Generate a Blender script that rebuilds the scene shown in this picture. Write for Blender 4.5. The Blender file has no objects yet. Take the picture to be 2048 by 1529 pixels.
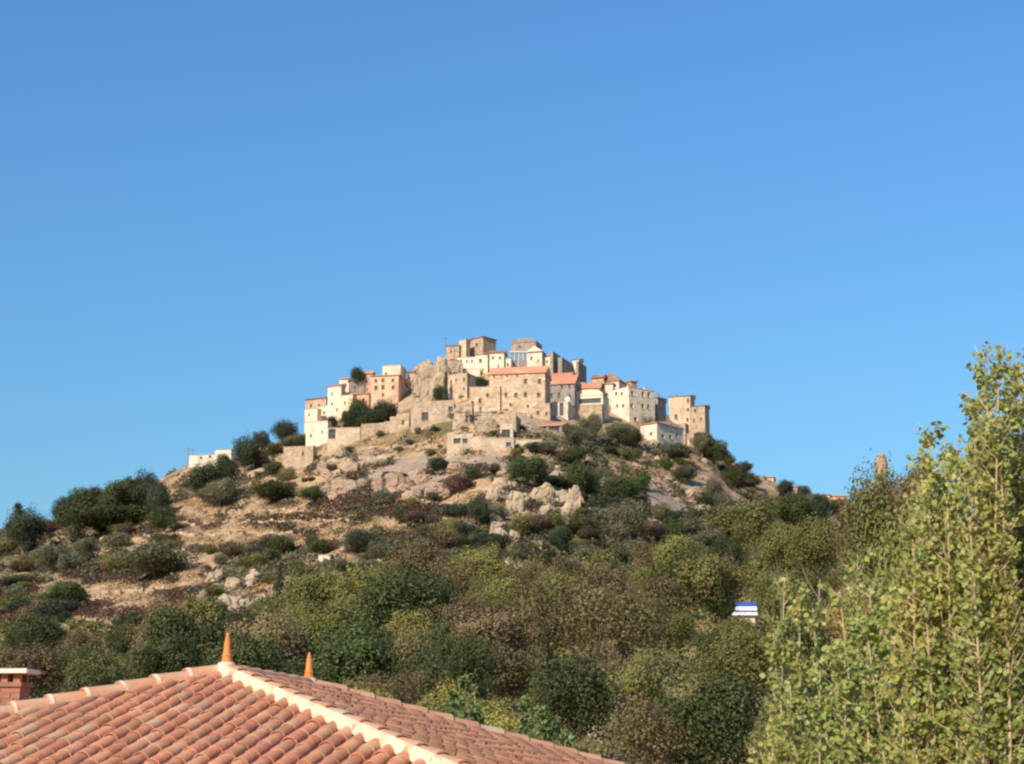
import bpy, math, random
import numpy as np
from mathutils import Vector, Matrix

# ------------------------------------------------------------------ camera, sky, sun
F = 3600.0; CX = 1024.0; CY = 764.5; PIT = math.atan((1595 - CY) / F)
CP, SP = math.cos(PIT), math.sin(PIT)
sc = bpy.context.scene
cam = bpy.data.cameras.new('camera'); camo = bpy.data.objects.new('camera', cam)
sc.collection.objects.link(camo); sc.camera = camo
cam.sensor_width = 36; cam.lens = F / 2048 * 36; cam.clip_start = 0.2; cam.clip_end = 20000
camo.location = (0, 0, 0); camo.rotation_euler = (math.pi / 2 + PIT, 0, 0)
cam.dof.use_dof = True; cam.dof.focus_distance = 60; cam.dof.aperture_fstop = 5.6

SUN_EL = math.radians(32); SUN_AZ = math.radians(33)      # degrees left of straight behind the camera
sd = Vector((-math.sin(SUN_AZ) * math.cos(SUN_EL), -math.cos(SUN_AZ) * math.cos(SUN_EL), math.sin(SUN_EL)))
w = bpy.data.worlds.new('World'); sc.world = w; w.use_nodes = True
nt = w.node_tree; nt.nodes.clear()
sky = nt.nodes.new('ShaderNodeTexSky'); sky.sky_type = 'NISHITA'; sky.sun_disc = False
sky.sun_elevation = SUN_EL; sky.sun_rotation = math.atan2(sd.x, sd.y)
sky.altitude = 300; sky.air_density = 2.0; sky.dust_density = 0.5; sky.ozone_density = 5.0
bg = nt.nodes.new('ShaderNodeBackground'); bg.inputs[1].default_value = 0.083
out = nt.nodes.new('ShaderNodeOutputWorld')
tint = nt.nodes.new('ShaderNodeMix'); tint.data_type = 'RGBA'; tint.blend_type = 'MULTIPLY'; tint.inputs[0].default_value = 1; tint.inputs[7].default_value = (.52, .875, 1.32, 1)
nt.links.new(sky.outputs[0], tint.inputs[6]); nt.links.new(tint.outputs[2], bg.inputs[0]); nt.links.new(bg.outputs[0], out.inputs[0])
sun = bpy.data.lights.new('sun', 'SUN'); sun.energy = 4.6; sun.angle = math.radians(0.5); sun.color = (1.0, 0.84, 0.67)
suno = bpy.data.objects.new('sun', sun); sc.collection.objects.link(suno)
suno.rotation_euler = sd.to_track_quat('Z', 'Y').to_euler(); suno.location = (-40, -40, 60)
sc.view_settings.view_transform = 'Standard'; sc.view_settings.look = 'None'
sc.view_settings.exposure = 0.5; sc.view_settings.gamma = 1
sc.cycles.max_bounces = 6; sc.cycles.transparent_max_bounces = 4; sc.cycles.filter_width = 2.3

rnd = random.Random(7); nr = np.random.RandomState(11)
COL = sc.collection

# ------------------------------------------------------------------ pixel <-> place
def ray(px, py):
    a = (px - CX) / F; b = (CY - py) / F
    d = CP - b * SP
    return a / d, (SP + b * CP) / d          # X/Y and Z/Y
def at(px, py, Y):
    u, v = ray(px, py); return Vector((u * Y, Y, v * Y))
def pix(p):
    zf = p[1] * CP + p[2] * SP; zu = -p[1] * SP + p[2] * CP
    return CX + F * p[0] / zf, CY - F * zu / zf

# ------------------------------------------------------------------ noise on arrays
_T = np.random.RandomState(3).rand(256, 256)
def vn(x, y):
    xi = np.floor(x).astype(int); yi = np.floor(y).astype(int)
    fx = x - xi; fy = y - yi; fx = fx * fx * (3 - 2 * fx); fy = fy * fy * (3 - 2 * fy)
    g = lambda i, j: _T[i % 256, j % 256]
    return (g(xi, yi) * (1 - fx) + g(xi + 1, yi) * fx) * (1 - fy) + (g(xi, yi + 1) * (1 - fx) + g(xi + 1, yi + 1) * fx) * fy - 0.5
def fbm(x, y, o=4):
    s = 0; a = 1.0
    for k in range(o):
        s = s + a * vn(x * 2 ** k + 17.3 * k, y * 2 ** k + 5.1 * k); a *= 0.5
    return s

# ------------------------------------------------------------------ the hill
SKY = [(-4000, 1560), (-2000, 1400), (-900, 1230), (-300, 1120), (0, 1062), (100, 1045), (200, 1010), (290, 975), (340, 945), (378, 928), (450, 922), (520, 892),
       (600, 872), (640, 850), (700, 815), (760, 795), (820, 775), (870, 748), (900, 740), (960, 716), (1010, 714), (1060, 720), (1110, 735),
       (1150, 752), (1200, 775), (1250, 790), (1310, 812), (1350, 840), (1420, 868), (1460, 918), (1500, 946), (1560, 968), (1650, 992),
       (1750, 1015), (1850, 1045), (2048, 1095), (2600, 1230), (3600, 1420), (5600, 1560)]
_su = np.array([ray(*p)[0] for p in SKY]); _sv = np.array([ray(*p)[1] for p in SKY])
Y0, R = 85.0, 430.0; V0 = ray(1024, 1548)[1]
FIELDS = [(520, 1045, 300, 62), (520, 1010, 230, 40), (680, 1065, 160, 30), (330, 1200, 240, 60), (800, 880, 160, 32), (1310, 940, 120, 40), (370, 950, 60, 35), (600, 935, 70, 25), (980, 1010, 90, 30)]
def blob(px, py, L):
    m = np.zeros_like(px)
    for (cx, cy, rx, ry) in L:
        m = np.maximum(m, 1 - np.sqrt(((px - cx) / rx) ** 2 + ((py - cy) / ry) ** 2))
    return m
def H(x, y):
    x = np.asarray(x, float); y = np.asarray(y, float)
    u = x / np.maximum(y, 1); S = np.interp(u, _su, _sv)
    t = np.clip((y - Y0) / (R - Y0), 0, 1)
    v = V0 + np.maximum(S - V0, 0.0) * t ** 0.85
    z = v * np.minimum(y, R)
    near = -3.1 + (V0 * Y0 + 3.1) * np.clip((y - 45) / (Y0 - 45), 0, 1) ** 1.5
    z = np.where(y < Y0, near, z)
    b = np.clip((y - R) / 500, 0, 1); b = b * b * (3 - 2 * b)
    z = np.where(y > R, z * (1 - b) - 5 * b, z)
    k = np.clip((y - Y0) / 40, 0, 1) * np.clip(1.15 - np.abs(u) / 1.2, 0, 1) * np.clip(1.6 - b * 3, 0, 1)
    k2 = 1 - 0.6 * np.clip((t - 0.93) / 0.07, 0, 1)
    z = z + k * k2 * (1.5 * fbm(x / 26, y / 26, 2) + 0.9 * fbm(x / 7, y / 7, 3))
    q = z / 1.9 + 0.5 * vn(x / 30, y / 30); fq = q - np.floor(q); st = np.clip((fq - 0.6) / 0.4, 0, 1)
    z = z + k * k2 * (0.95 * (st - fq) * np.clip(0.5 + 1.2 * vn(x / 45 + 9, y / 45), 0, 1))
    return z
_Ys = np.linspace(50, R, 900)
def hit(px, py):
    u, v = ray(px, py)
    h = H(u * _Ys, _Ys) - v * _Ys
    i = np.nonzero(h >= 0)[0]
    Y = _Ys[i[0]] if len(i) else R - 3
    return Vector((u * Y, Y, float(H(u * Y, Y))))

# ------------------------------------------------------------------ helpers
def mk(name, V, Fc, mats, parent=None, smooth=False, midx=None):
    me = bpy.data.meshes.new(name)
    V = np.asarray(V, float)
    if isinstance(Fc, np.ndarray) and Fc.ndim == 2:
        n, k = Fc.shape
        me.vertices.add(len(V)); me.vertices.foreach_set('co', V.ravel())
        me.loops.add(n * k); me.loops.foreach_set('vertex_index', Fc.ravel().astype(np.int32))
        me.polygons.add(n); me.polygons.foreach_set('loop_start', np.arange(0, n * k, k, dtype=np.int32))
        try: me.polygons.foreach_set('loop_total', np.full(n, k, np.int32))
        except Exception: pass
        me.update(calc_edges=True)
    else:
        me.from_pydata([tuple(v) for v in V], [], Fc); me.update()
    if not isinstance(mats, (list, tuple)): mats = [mats]
    for m in mats: me.materials.append(m)
    if midx is not None: me.polygons.foreach_set('material_index', np.asarray(midx, np.int32))
    if smooth: me.polygons.foreach_set('use_smooth', np.ones(len(me.polygons), bool))
    o = bpy.data.objects.new(name, me); COL.objects.link(o)
    if parent: o.parent = parent
    return o
def tag(o, label=None, cat=None, group=None, kind=None):
    if label: o['label'] = label
    if cat: o['category'] = cat
    if group: o['group'] = group
    if kind: o['kind'] = kind
    return o
def empty(name, loc, label, cat, group=None):
    o = bpy.data.objects.new(name, None); COL.objects.link(o); o.location = loc; o.empty_display_size = 0.3
    return tag(o, label, cat, group)
class MB:
    def __init__(s): s.v = []; s.f = []; s.m = []
    def poly(s, pts, m=0):
        b = len(s.v); s.v += [tuple(p) for p in pts]; s.f.append(tuple(range(b, b + len(pts)))); s.m.append(m)
    def hexa(s, P, m=0):   # 8 points: bottom 4 ccw, top 4 ccw
        b = len(s.v); s.v += [tuple(p) for p in P]
        for q in ((3, 2, 1, 0), (4, 5, 6, 7), (0, 1, 5, 4), (1, 2, 6, 5), (2, 3, 7, 6), (3, 0, 4, 7)):
            s.f.append(tuple(b + i for i in q)); s.m.append(m)
    def box(s, o, a, b, c, m=0):   # origin corner and three edge vectors
        o = Vector(o); a = Vector(a); b = Vector(b); c = Vector(c)
        s.hexa([o, o + a, o + a + b, o + b, o + c, o + a + c, o + a + b + c, o + b + c], m)
    def tube(s, pts, rad, n=5, m=0):
        b = len(s.v); k = len(pts)
        for i, p in enumerate(pts):
            p = Vector(p); t = (Vector(pts[min(i + 1, k - 1)]) - Vector(pts[max(i - 1, 0)])).normalized()
            x = t.orthogonal().normalized(); y = t.cross(x)
            for j in range(n):
                a = 2 * math.pi * j / n; s.v.append(tuple(p + (x * math.cos(a) + y * math.sin(a)) * rad[i]))
        for i in range(k - 1):
            for j in range(n):
                s.f.append((b + i * n + j, b + i * n + (j + 1) % n, b + (i + 1) * n + (j + 1) % n, b + (i + 1) * n + j)); s.m.append(m)
        s.f.append(tuple(b + (k - 1) * n + j for j in range(n))); s.m.append(m)
    def build(s, name, mats, parent=None, smooth=False):
        return mk(name, s.v, s.f, mats, parent, smooth, s.m)

# ------------------------------------------------------------------ materials
def mat(name, a, b=None, scale=1.0, rough=0.85, bump=0.0, bscale=None, objrand=0.0, attr=False, trans=0.0, detail=6, c=None, cscale=0.3, spec=0.2, coords='Object', hue=0.0):
    m = bpy.data.materials.new(name); m.use_nodes = True; t = m.node_tree; N = t.nodes; Lk = t.links
    bs = N['Principled BSDF']; bs.inputs['Roughness'].default_value = rough
    bs.inputs['Specular IOR Level'].default_value = spec
    tc = N.new('ShaderNodeTexCoord'); co = tc.outputs[coords]
    oi = N.new('ShaderNodeObjectInfo')
    ad = N.new('ShaderNodeVectorMath'); ad.operation = 'ADD'; Lk.new(co, ad.inputs[0])
    sc3 = N.new('ShaderNodeVectorMath'); sc3.operation = 'SCALE'; sc3.inputs[0].default_value = (37, 61, 23); Lk.new(oi.outputs['Random'], sc3.inputs['Scale'])
    Lk.new(sc3.outputs[0], ad.inputs[1]); co = ad.outputs[0]
    nz = N.new('ShaderNodeTexNoise'); nz.inputs['Scale'].default_value = scale; nz.inputs['Detail'].default_value = detail; nz.inputs['Roughness'].default_value = 0.65
    Lk.new(co, nz.inputs['Vector'])
    rm = N.new('ShaderNodeMapRange'); rm.inputs['From Min'].default_value = 0.32; rm.inputs['From Max'].default_value = 0.68; Lk.new(nz.outputs['Fac'], rm.inputs['Value'])
    fac = rm.outputs[0]
    if attr:
        at_ = N.new('ShaderNodeAttribute'); at_.attribute_name = 'rnd'
        av = N.new('ShaderNodeMath'); av.operation = 'MULTIPLY_ADD'; av.inputs[1].default_value = 0.35; Lk.new(fac, av.inputs[0])
        mu = N.new('ShaderNodeMath'); mu.operation = 'MULTIPLY'; mu.inputs[1].default_value = 0.65; Lk.new(at_.outputs['Fac'], mu.inputs[0])
        Lk.new(mu.outputs[0], av.inputs[2]); fac = av.outputs[0]
    mx = N.new('ShaderNodeMix'); mx.data_type = 'RGBA'; mx.inputs[6].default_value = (*a, 1); mx.inputs[7].default_value = (*(b or a), 1)
    Lk.new(fac, mx.inputs[0]); col = mx.outputs[2]
    if c:
        n2 = N.new('ShaderNodeTexNoise'); n2.inputs['Scale'].default_value = cscale; n2.inputs['Detail'].default_value = 5; Lk.new(co, n2.inputs['Vector'])
        r2 = N.new('ShaderNodeMapRange'); r2.inputs['From Min'].default_value = 0.5; r2.inputs['From Max'].default_value = 0.66; Lk.new(n2.outputs['Fac'], r2.inputs['Value'])
        m2 = N.new('ShaderNodeMix'); m2.data_type = 'RGBA'; m2.inputs[7].default_value = (*c, 1); Lk.new(r2.outputs[0], m2.inputs[0]); Lk.new(col, m2.inputs[6]); col = m2.outputs[2]
    if name.startswith('wall_'):
        vo = N.new('ShaderNodeTexVoronoi'); vo.inputs['Scale'].default_value = 1.5; Lk.new(co, vo.inputs['Vector'])
        sv = N.new('ShaderNodeSeparateColor'); Lk.new(vo.outputs['Color'], sv.inputs[0])
        am = .22 if name[5:] in ('stone', 'gold', 'grey', 'pink') else .08
        mv = N.new('ShaderNodeMapRange'); mv.inputs['To Min'].default_value = 1 - am; mv.inputs['To Max'].default_value = 1 + am * .7; Lk.new(sv.outputs[0], mv.inputs['Value'])
        h0 = N.new('ShaderNodeHueSaturation'); Lk.new(mv.outputs[0], h0.inputs['Value']); Lk.new(col, h0.inputs['Color']); col = h0.outputs[0]
    if objrand or hue:
        hs = N.new('ShaderNodeHueSaturation'); Lk.new(col, hs.inputs['Color'])
        mr = N.new('ShaderNodeMapRange'); mr.inputs['To Min'].default_value = 1 - objrand; mr.inputs['To Max'].default_value = 1 + objrand
        Lk.new(oi.outputs['Random'], mr.inputs['Value']); Lk.new(mr.outputs[0], hs.inputs['Value'])
        if hue:
            f1 = N.new('ShaderNodeMath'); f1.operation = 'MULTIPLY'; f1.inputs[1].default_value = 7.31; Lk.new(oi.outputs['Random'], f1.inputs[0])
            f2 = N.new('ShaderNodeMath'); f2.operation = 'FRACT'; Lk.new(f1.outputs[0], f2.inputs[0])
            mh = N.new('ShaderNodeMapRange'); mh.inputs['To Min'].default_value = 0.5 - hue; mh.inputs['To Max'].default_value = 0.5 + hue
            Lk.new(f2.outputs[0], mh.inputs['Value']); Lk.new(mh.outputs[0], hs.inputs['Hue'])
        col = hs.outputs[0]
    Lk.new(col, bs.inputs['Base Color'])
    if bump:
        n3 = N.new('ShaderNodeTexNoise'); n3.inputs['Scale'].default_value = bscale or scale * 3; n3.inputs['Detail'].default_value = 6; Lk.new(co, n3.inputs['Vector'])
        bp = N.new('ShaderNodeBump'); bp.inputs['Strength'].default_value = 1; bp.inputs['Distance'].default_value = bump
        Lk.new(n3.outputs['Fac'], bp.inputs['Height']); Lk.new(bp.outputs[0], bs.inputs['Normal'])
    if trans:
        tr = N.new('ShaderNodeBsdfTranslucent'); Lk.new(col, tr.inputs['Color'])
        ms = N.new('ShaderNodeMixShader'); ms.inputs[0].default_value = trans
        o = N['Material Output']; Lk.new(bs.outputs[0], ms.inputs[1]); Lk.new(tr.outputs[0], ms.inputs[2]); Lk.new(ms.outputs[0], o.inputs['Surface'])
    return m
M = {}
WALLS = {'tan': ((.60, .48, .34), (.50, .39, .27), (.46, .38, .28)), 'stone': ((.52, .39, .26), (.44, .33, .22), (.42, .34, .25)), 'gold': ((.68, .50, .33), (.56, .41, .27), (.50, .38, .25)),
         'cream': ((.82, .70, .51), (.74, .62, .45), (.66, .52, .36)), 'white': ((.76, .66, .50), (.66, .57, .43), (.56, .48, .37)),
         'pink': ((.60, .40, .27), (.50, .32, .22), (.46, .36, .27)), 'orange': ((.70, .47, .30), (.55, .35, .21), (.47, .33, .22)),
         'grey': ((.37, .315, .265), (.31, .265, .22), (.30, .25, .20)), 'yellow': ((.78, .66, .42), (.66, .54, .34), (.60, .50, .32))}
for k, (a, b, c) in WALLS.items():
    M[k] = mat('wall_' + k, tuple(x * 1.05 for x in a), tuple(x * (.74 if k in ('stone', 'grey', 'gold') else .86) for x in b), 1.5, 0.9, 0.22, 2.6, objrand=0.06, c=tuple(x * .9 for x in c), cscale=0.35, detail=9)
M['rtile'] = mat('far_roof_tile', (.62, .275, .16), (.48, .21, .125), 1.6, 0.8, 0.12, 6, objrand=0.12, c=(.52, .32, .20), cscale=0.5)
M['rbrown'] = mat('far_roof_brown', (.30, .17, .11), (.22, .13, .09), 1.6, 0.85, 0.12, 6, objrand=0.12, c=(.33, .25, .18), cscale=0.5)
M['flat'] = mat('flat_roof', (.45, .38, .29), (.35, .29, .22), 0.8, 0.9, 0.03)
M['pane'] = mat('window_pane', (.035, .035, .04), (.05, .05, .05), 2, 0.25, spec=0.5)
M['frame'] = mat('window_frame', (.20, .15, .10), (.26, .20, .14), 3, 0.7)
M['whitep'] = mat('white_paint', (.78, .74, .66), (.70, .66, .58), 2, 0.6)
M['vglass'] = mat('veranda_glass', (.22, .30, .33), (.16, .23, .26), 0.7, 0.15, spec=0.6)
M['metal'] = mat('dull_metal', (.18, .18, .19), (.14, .14, .14), 4, 0.5)
M['blue'] = mat('blue_paint', (.03, .08, .30), (.04, .10, .34), 2, 0.5)
M['rock'] = mat('rock', (.50, .39, .265), (.27, .20, .135), 0.8, 0.9, 0.3, 2.2, objrand=0.15, c=(.38, .30, .20), cscale=0.35, detail=9)
M['rockpink'] = mat('rock_pink', (.46, .32, .22), (.27, .18, .12), 0.8, 0.9, 0.25, 2.2, objrand=0.15, c=(.36, .29, .22), cscale=0.35, detail=9)
M['bark'] = mat('bark', (.12, .09, .065), (.18, .145, .11), 4, 0.9, 0.02, 12, objrand=0.15)
M['palebark'] = mat('pale_bark', (.52, .40, .25), (.38, .28, .17), 6, 0.85, 0.003, 30)
FOL = {'oak': ((.028, .036, .014), (.066, .076, .027)), 'olive': ((.060, .066, .022), (.165, .155, .052)), 'yellow': ((.11, .105, .028), (.25, .215, .062)),
       'brown': ((.078, .060, .032), (.148, .112, .058)), 'grey': ((.065, .068, .042), (.135, .135, .085)), 'purple': ((.066, .040, .031), (.100, .062, .046)),
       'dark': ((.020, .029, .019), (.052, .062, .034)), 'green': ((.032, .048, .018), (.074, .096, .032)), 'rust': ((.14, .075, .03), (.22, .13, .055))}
for k, (a, b) in FOL.items():
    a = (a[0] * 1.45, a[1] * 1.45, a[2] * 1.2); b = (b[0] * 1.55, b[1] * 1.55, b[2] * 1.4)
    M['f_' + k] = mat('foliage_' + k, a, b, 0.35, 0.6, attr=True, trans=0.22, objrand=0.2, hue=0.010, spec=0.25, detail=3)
M['leaf'] = mat('poplar_leaf', (.16, .23, .045), (.54, .58, .16), 2.0, 0.45, attr=True, trans=0.42, objrand=0.15, hue=0.015, spec=0.5, c=(.46, .44, .11), cscale=1.1)
M['sap'] = mat('sapling_leaf', (.09, .15, .035), (.22, .28, .085), 2.0, 0.45, attr=True, trans=0.35, spec=0.4)
M['tile'] = mat('clay_tile', (.60, .27, .145), (.40, .17, .095), 9, 0.8, 0.006, 30, objrand=0.15, hue=0.005, c=(.50, .32, .19), cscale=2.6, detail=8)
M['deck'] = mat('pan_tile', (.34, .16, .095), (.26, .12, .075), 5, 0.9, 0.01, 25, c=(.28, .2, .14), cscale=2)  # darkened clay: the shade between the tile rows is put into this colour
M['mortar'] = mat('cream_mortar', (.78, .62, .44), (.60, .45, .31), 5, 0.9, 0.01, 20)
M['hiptile'] = mat('hip_tile', (.56, .31, .18), (.44, .22, .13), 6, 0.85, 0.006, 25, objrand=0.08, c=(.50, .38, .26), cscale=1.5)
M['finial'] = mat('orange_finial', (.74, .27, .07), (.62, .20, .055), 9, 0.55, 0.003, 30)
M['brick'] = mat('brick', (.38, .17, .105), (.26, .12, .08), 9, 0.85, 0.003, 40, objrand=0.1)
M['slab'] = mat('chimney_slab', (.78, .72, .58), (.64, .58, .46), 8, 0.85, 0.004, 30)
M['plaster'] = mat('house_plaster', (.70, .58, .42), (.62, .50, .36), 2, 0.9, 0.006, 30)

# ground: dry grass, with the ground cover that grows where it does (attribute patch)
def groundmat():
    m = bpy.data.materials.new('hill_ground'); m.use_nodes = True; t = m.node_tree; N = t.nodes; Lk = t.links
    bs = N['Principled BSDF']; bs.inputs['Roughness'].default_value = 0.95; bs.inputs['Specular IOR Level'].default_value = 0.1
    tc = N.new('ShaderNodeTexCoord')
    def noise(s, d=8, lo=.35, hi=.65, stretch=None):
        n = N.new('ShaderNodeTexNoise'); n.inputs['Scale'].default_value = s; n.inputs['Detail'].default_value = d; n.inputs['Roughness'].default_value = .68
        src = tc.outputs['Object']
        if stretch:
            mp = N.new('ShaderNodeMapping'); mp.inputs['Scale'].default_value = stretch; Lk.new(src, mp.inputs[0]); src = mp.outputs[0]
        Lk.new(src, n.inputs['Vector'])
        r = N.new('ShaderNodeMapRange'); r.inputs['From Min'].default_value = lo; r.inputs['From Max'].default_value = hi; Lk.new(n.outputs['Fac'], r.inputs['Value']); return r.outputs[0]
    def mix(f, a, b):
        x = N.new('ShaderNodeMix'); x.data_type = 'RGBA'; Lk.new(f, x.inputs[0])
        for k, s in ((6, a), (7, b)):
            if isinstance(s, tuple): x.inputs[k].default_value = (*s, 1)
            else: Lk.new(s, x.inputs[k])
        return x.outputs[2]
    g = mix(noise(.25), (.39, .265, .15), (.51, .36, .215))
    g = mix(noise(1.6, 8, .5, .75), g, (.26, .16, .085))
    g = mix(noise(.09, 8, .52, .66), g, (.27, .20, .10))
    at_ = N.new('ShaderNodeAttribute'); at_.attribute_name = 'patch'
    sp = N.new('ShaderNodeSeparateColor'); Lk.new(at_.outputs['Color'], sp.inputs[0])
    pur = mix(noise(.9), (.125, .072, .050), (.175, .10, .068))
    grn = mix(noise(.9), (.10, .10, .045), (.17, .14, .065))
    rck = mix(noise(.5), (.40, .32, .235), (.25, .195, .15))
    g = mix(sp.outputs[0], g, pur); g = mix(sp.outputs[1], g, grn); g = mix(sp.outputs[2], g, rck)
    Lk.new(g, bs.inputs['Base Color'])
    n3 = N.new('ShaderNodeTexNoise'); n3.inputs['Scale'].default_value = 1.5; n3.inputs['Detail'].default_value = 9; Lk.new(tc.outputs['Object'], n3.inputs['Vector'])
    bp = N.new('ShaderNodeBump'); bp.inputs['Strength'].default_value = 1; bp.inputs['Distance'].default_value = .45
    Lk.new(n3.outputs['Fac'], bp.inputs['Height']); Lk.new(bp.outputs[0], bs.inputs['Normal'])
    return m
PURPLE = [(700, 1006, 92, 26), (810, 1022, 110, 17), (892, 1066, 62, 26), (620, 1038, 80, 8), (230, 1150, 120, 20), (380, 1195, 76, 18), (130, 1215, 96, 22), (250, 1230, 90, 12),
          (830, 1090, 90, 22), (1090, 1110, 50, 16), (20, 1180, 64, 20), (600, 1205, 70, 20)]
ROCKY = [(790, 965, 190, 48), (1090, 1000, 130, 70), (470, 1200, 70, 60), (1350, 1000, 90, 60), (860, 760, 60, 60), (1050, 840, 90, 30), (620, 1180, 70, 40), (900, 930, 300, 22)]
GREEN = [(1000, 1400, 1500, 190), (60, 1110, 200, 50), (1200, 900, 160, 30), (430, 975, 120, 25), (1500, 1100, 420, 100), (760, 860, 80, 14), (1180, 980, 120, 60), (560, 1140, 160, 30), (1200, 1080, 260, 40)]
uu = np.concatenate([np.linspace(-1.5, -.34, 46)[:-1], np.linspace(-.34, .34, 760), np.linspace(.34, 1.5, 46)[1:]])
yy = np.concatenate([np.linspace(40, Y0, 30)[:-1], np.linspace(Y0, R + 6, 520), np.linspace(R + 6, 1050, 70)[1:]])
UU, YY = np.meshgrid(uu, yy); XX = UU * YY; ZZ = H(XX, YY)
nu, ny = len(uu), len(yy)
idx = np.arange(nu * ny).reshape(ny, nu)
FF = np.stack([idx[:-1, :-1], idx[:-1, 1:], idx[1:, 1:], idx[1:, :-1]], -1).reshape(-1, 4)
hill = tag(mk('hill', np.stack([XX, YY, ZZ], -1).reshape(-1, 3), FF, groundmat(), smooth=True), kind='structure')
zf = YY * CP + ZZ * SP; PXX = CX + F * XX / zf; PYY = CY - F * (-YY * SP + ZZ * CP) / zf
nn = fbm(XX / 9, YY / 9, 4); nn2 = fbm(XX / 6 + 50, YY / 6, 4)
def msk(L, sharp=5, w=.5): return np.clip((blob(PXX, PYY, L) + w * nn - .12) * sharp, 0, 1)
pc = np.stack([msk(PURPLE), msk(GREEN, 3, 1.2) * .8, np.clip((blob(PXX, PYY, ROCKY) * 1.2 + .8 * nn2 - .25) * 4, 0, 1) * .8, np.ones_like(nn)], -1)
ca = hill.data.color_attributes.new('patch', 'FLOAT_COLOR', 'POINT'); ca.data.foreach_set('color', pc.reshape(-1).astype(np.float32))
gmat = mat('ground_soil', (.20, .15, .08), (.30, .22, .12), 0.5, 0.95, 0.05)
gV = [(-9000, -9000, -3.25), (9000, -9000, -3.25), (9000, 9000, -3.25), (-9000, 9000, -3.25)]
tag(mk('ground', gV, [(0, 1, 2, 3)], gmat), kind='structure')

# ------------------------------------------------------------------ houses of the village
def facegrid(mb, P, A, L, z0, z1, rects, inn, m=0, dep=0.28):
    """a wall from P along A (unit), length L, z0..z1, with openings cut through and reveals going inwards"""
    cs = sorted({0, L} | {min(max(r[k], 0.05), L - .05) for r in rects for k in (0, 1)}); zs = sorted({z0, z1} | {min(max(r[k], z0 + .05), z1 - .05) for r in rects for k in (2, 3)})
    Zv = Vector((0, 0, 1))
    for i in range(len(cs) - 1):
        for j in range(len(zs) - 1):
            ca_, za = (cs[i] + cs[i + 1]) / 2, (zs[j] + zs[j + 1]) / 2
            if any(r[0] < ca_ < r[1] and r[2] < za < r[3] for r in rects): continue
            mb.poly([P + A * cs[i] + Zv * zs[j], P + A * cs[i + 1] + Zv * zs[j], P + A * cs[i + 1] + Zv * zs[j + 1], P + A * cs[i] + Zv * zs[j + 1]], m)
    for (a0, a1, b0, b1) in rects:
        c = [P + A * a0 + Zv * b0, P + A * a1 + Zv * b0, P + A * a1 + Zv * b1, P + A * a0 + Zv * b1]
        for k in range(4):
            p, q = c[k], c[(k + 1) % 4]; mb.poly([p, q, q + inn * dep, p + inn * dep], m)
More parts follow.
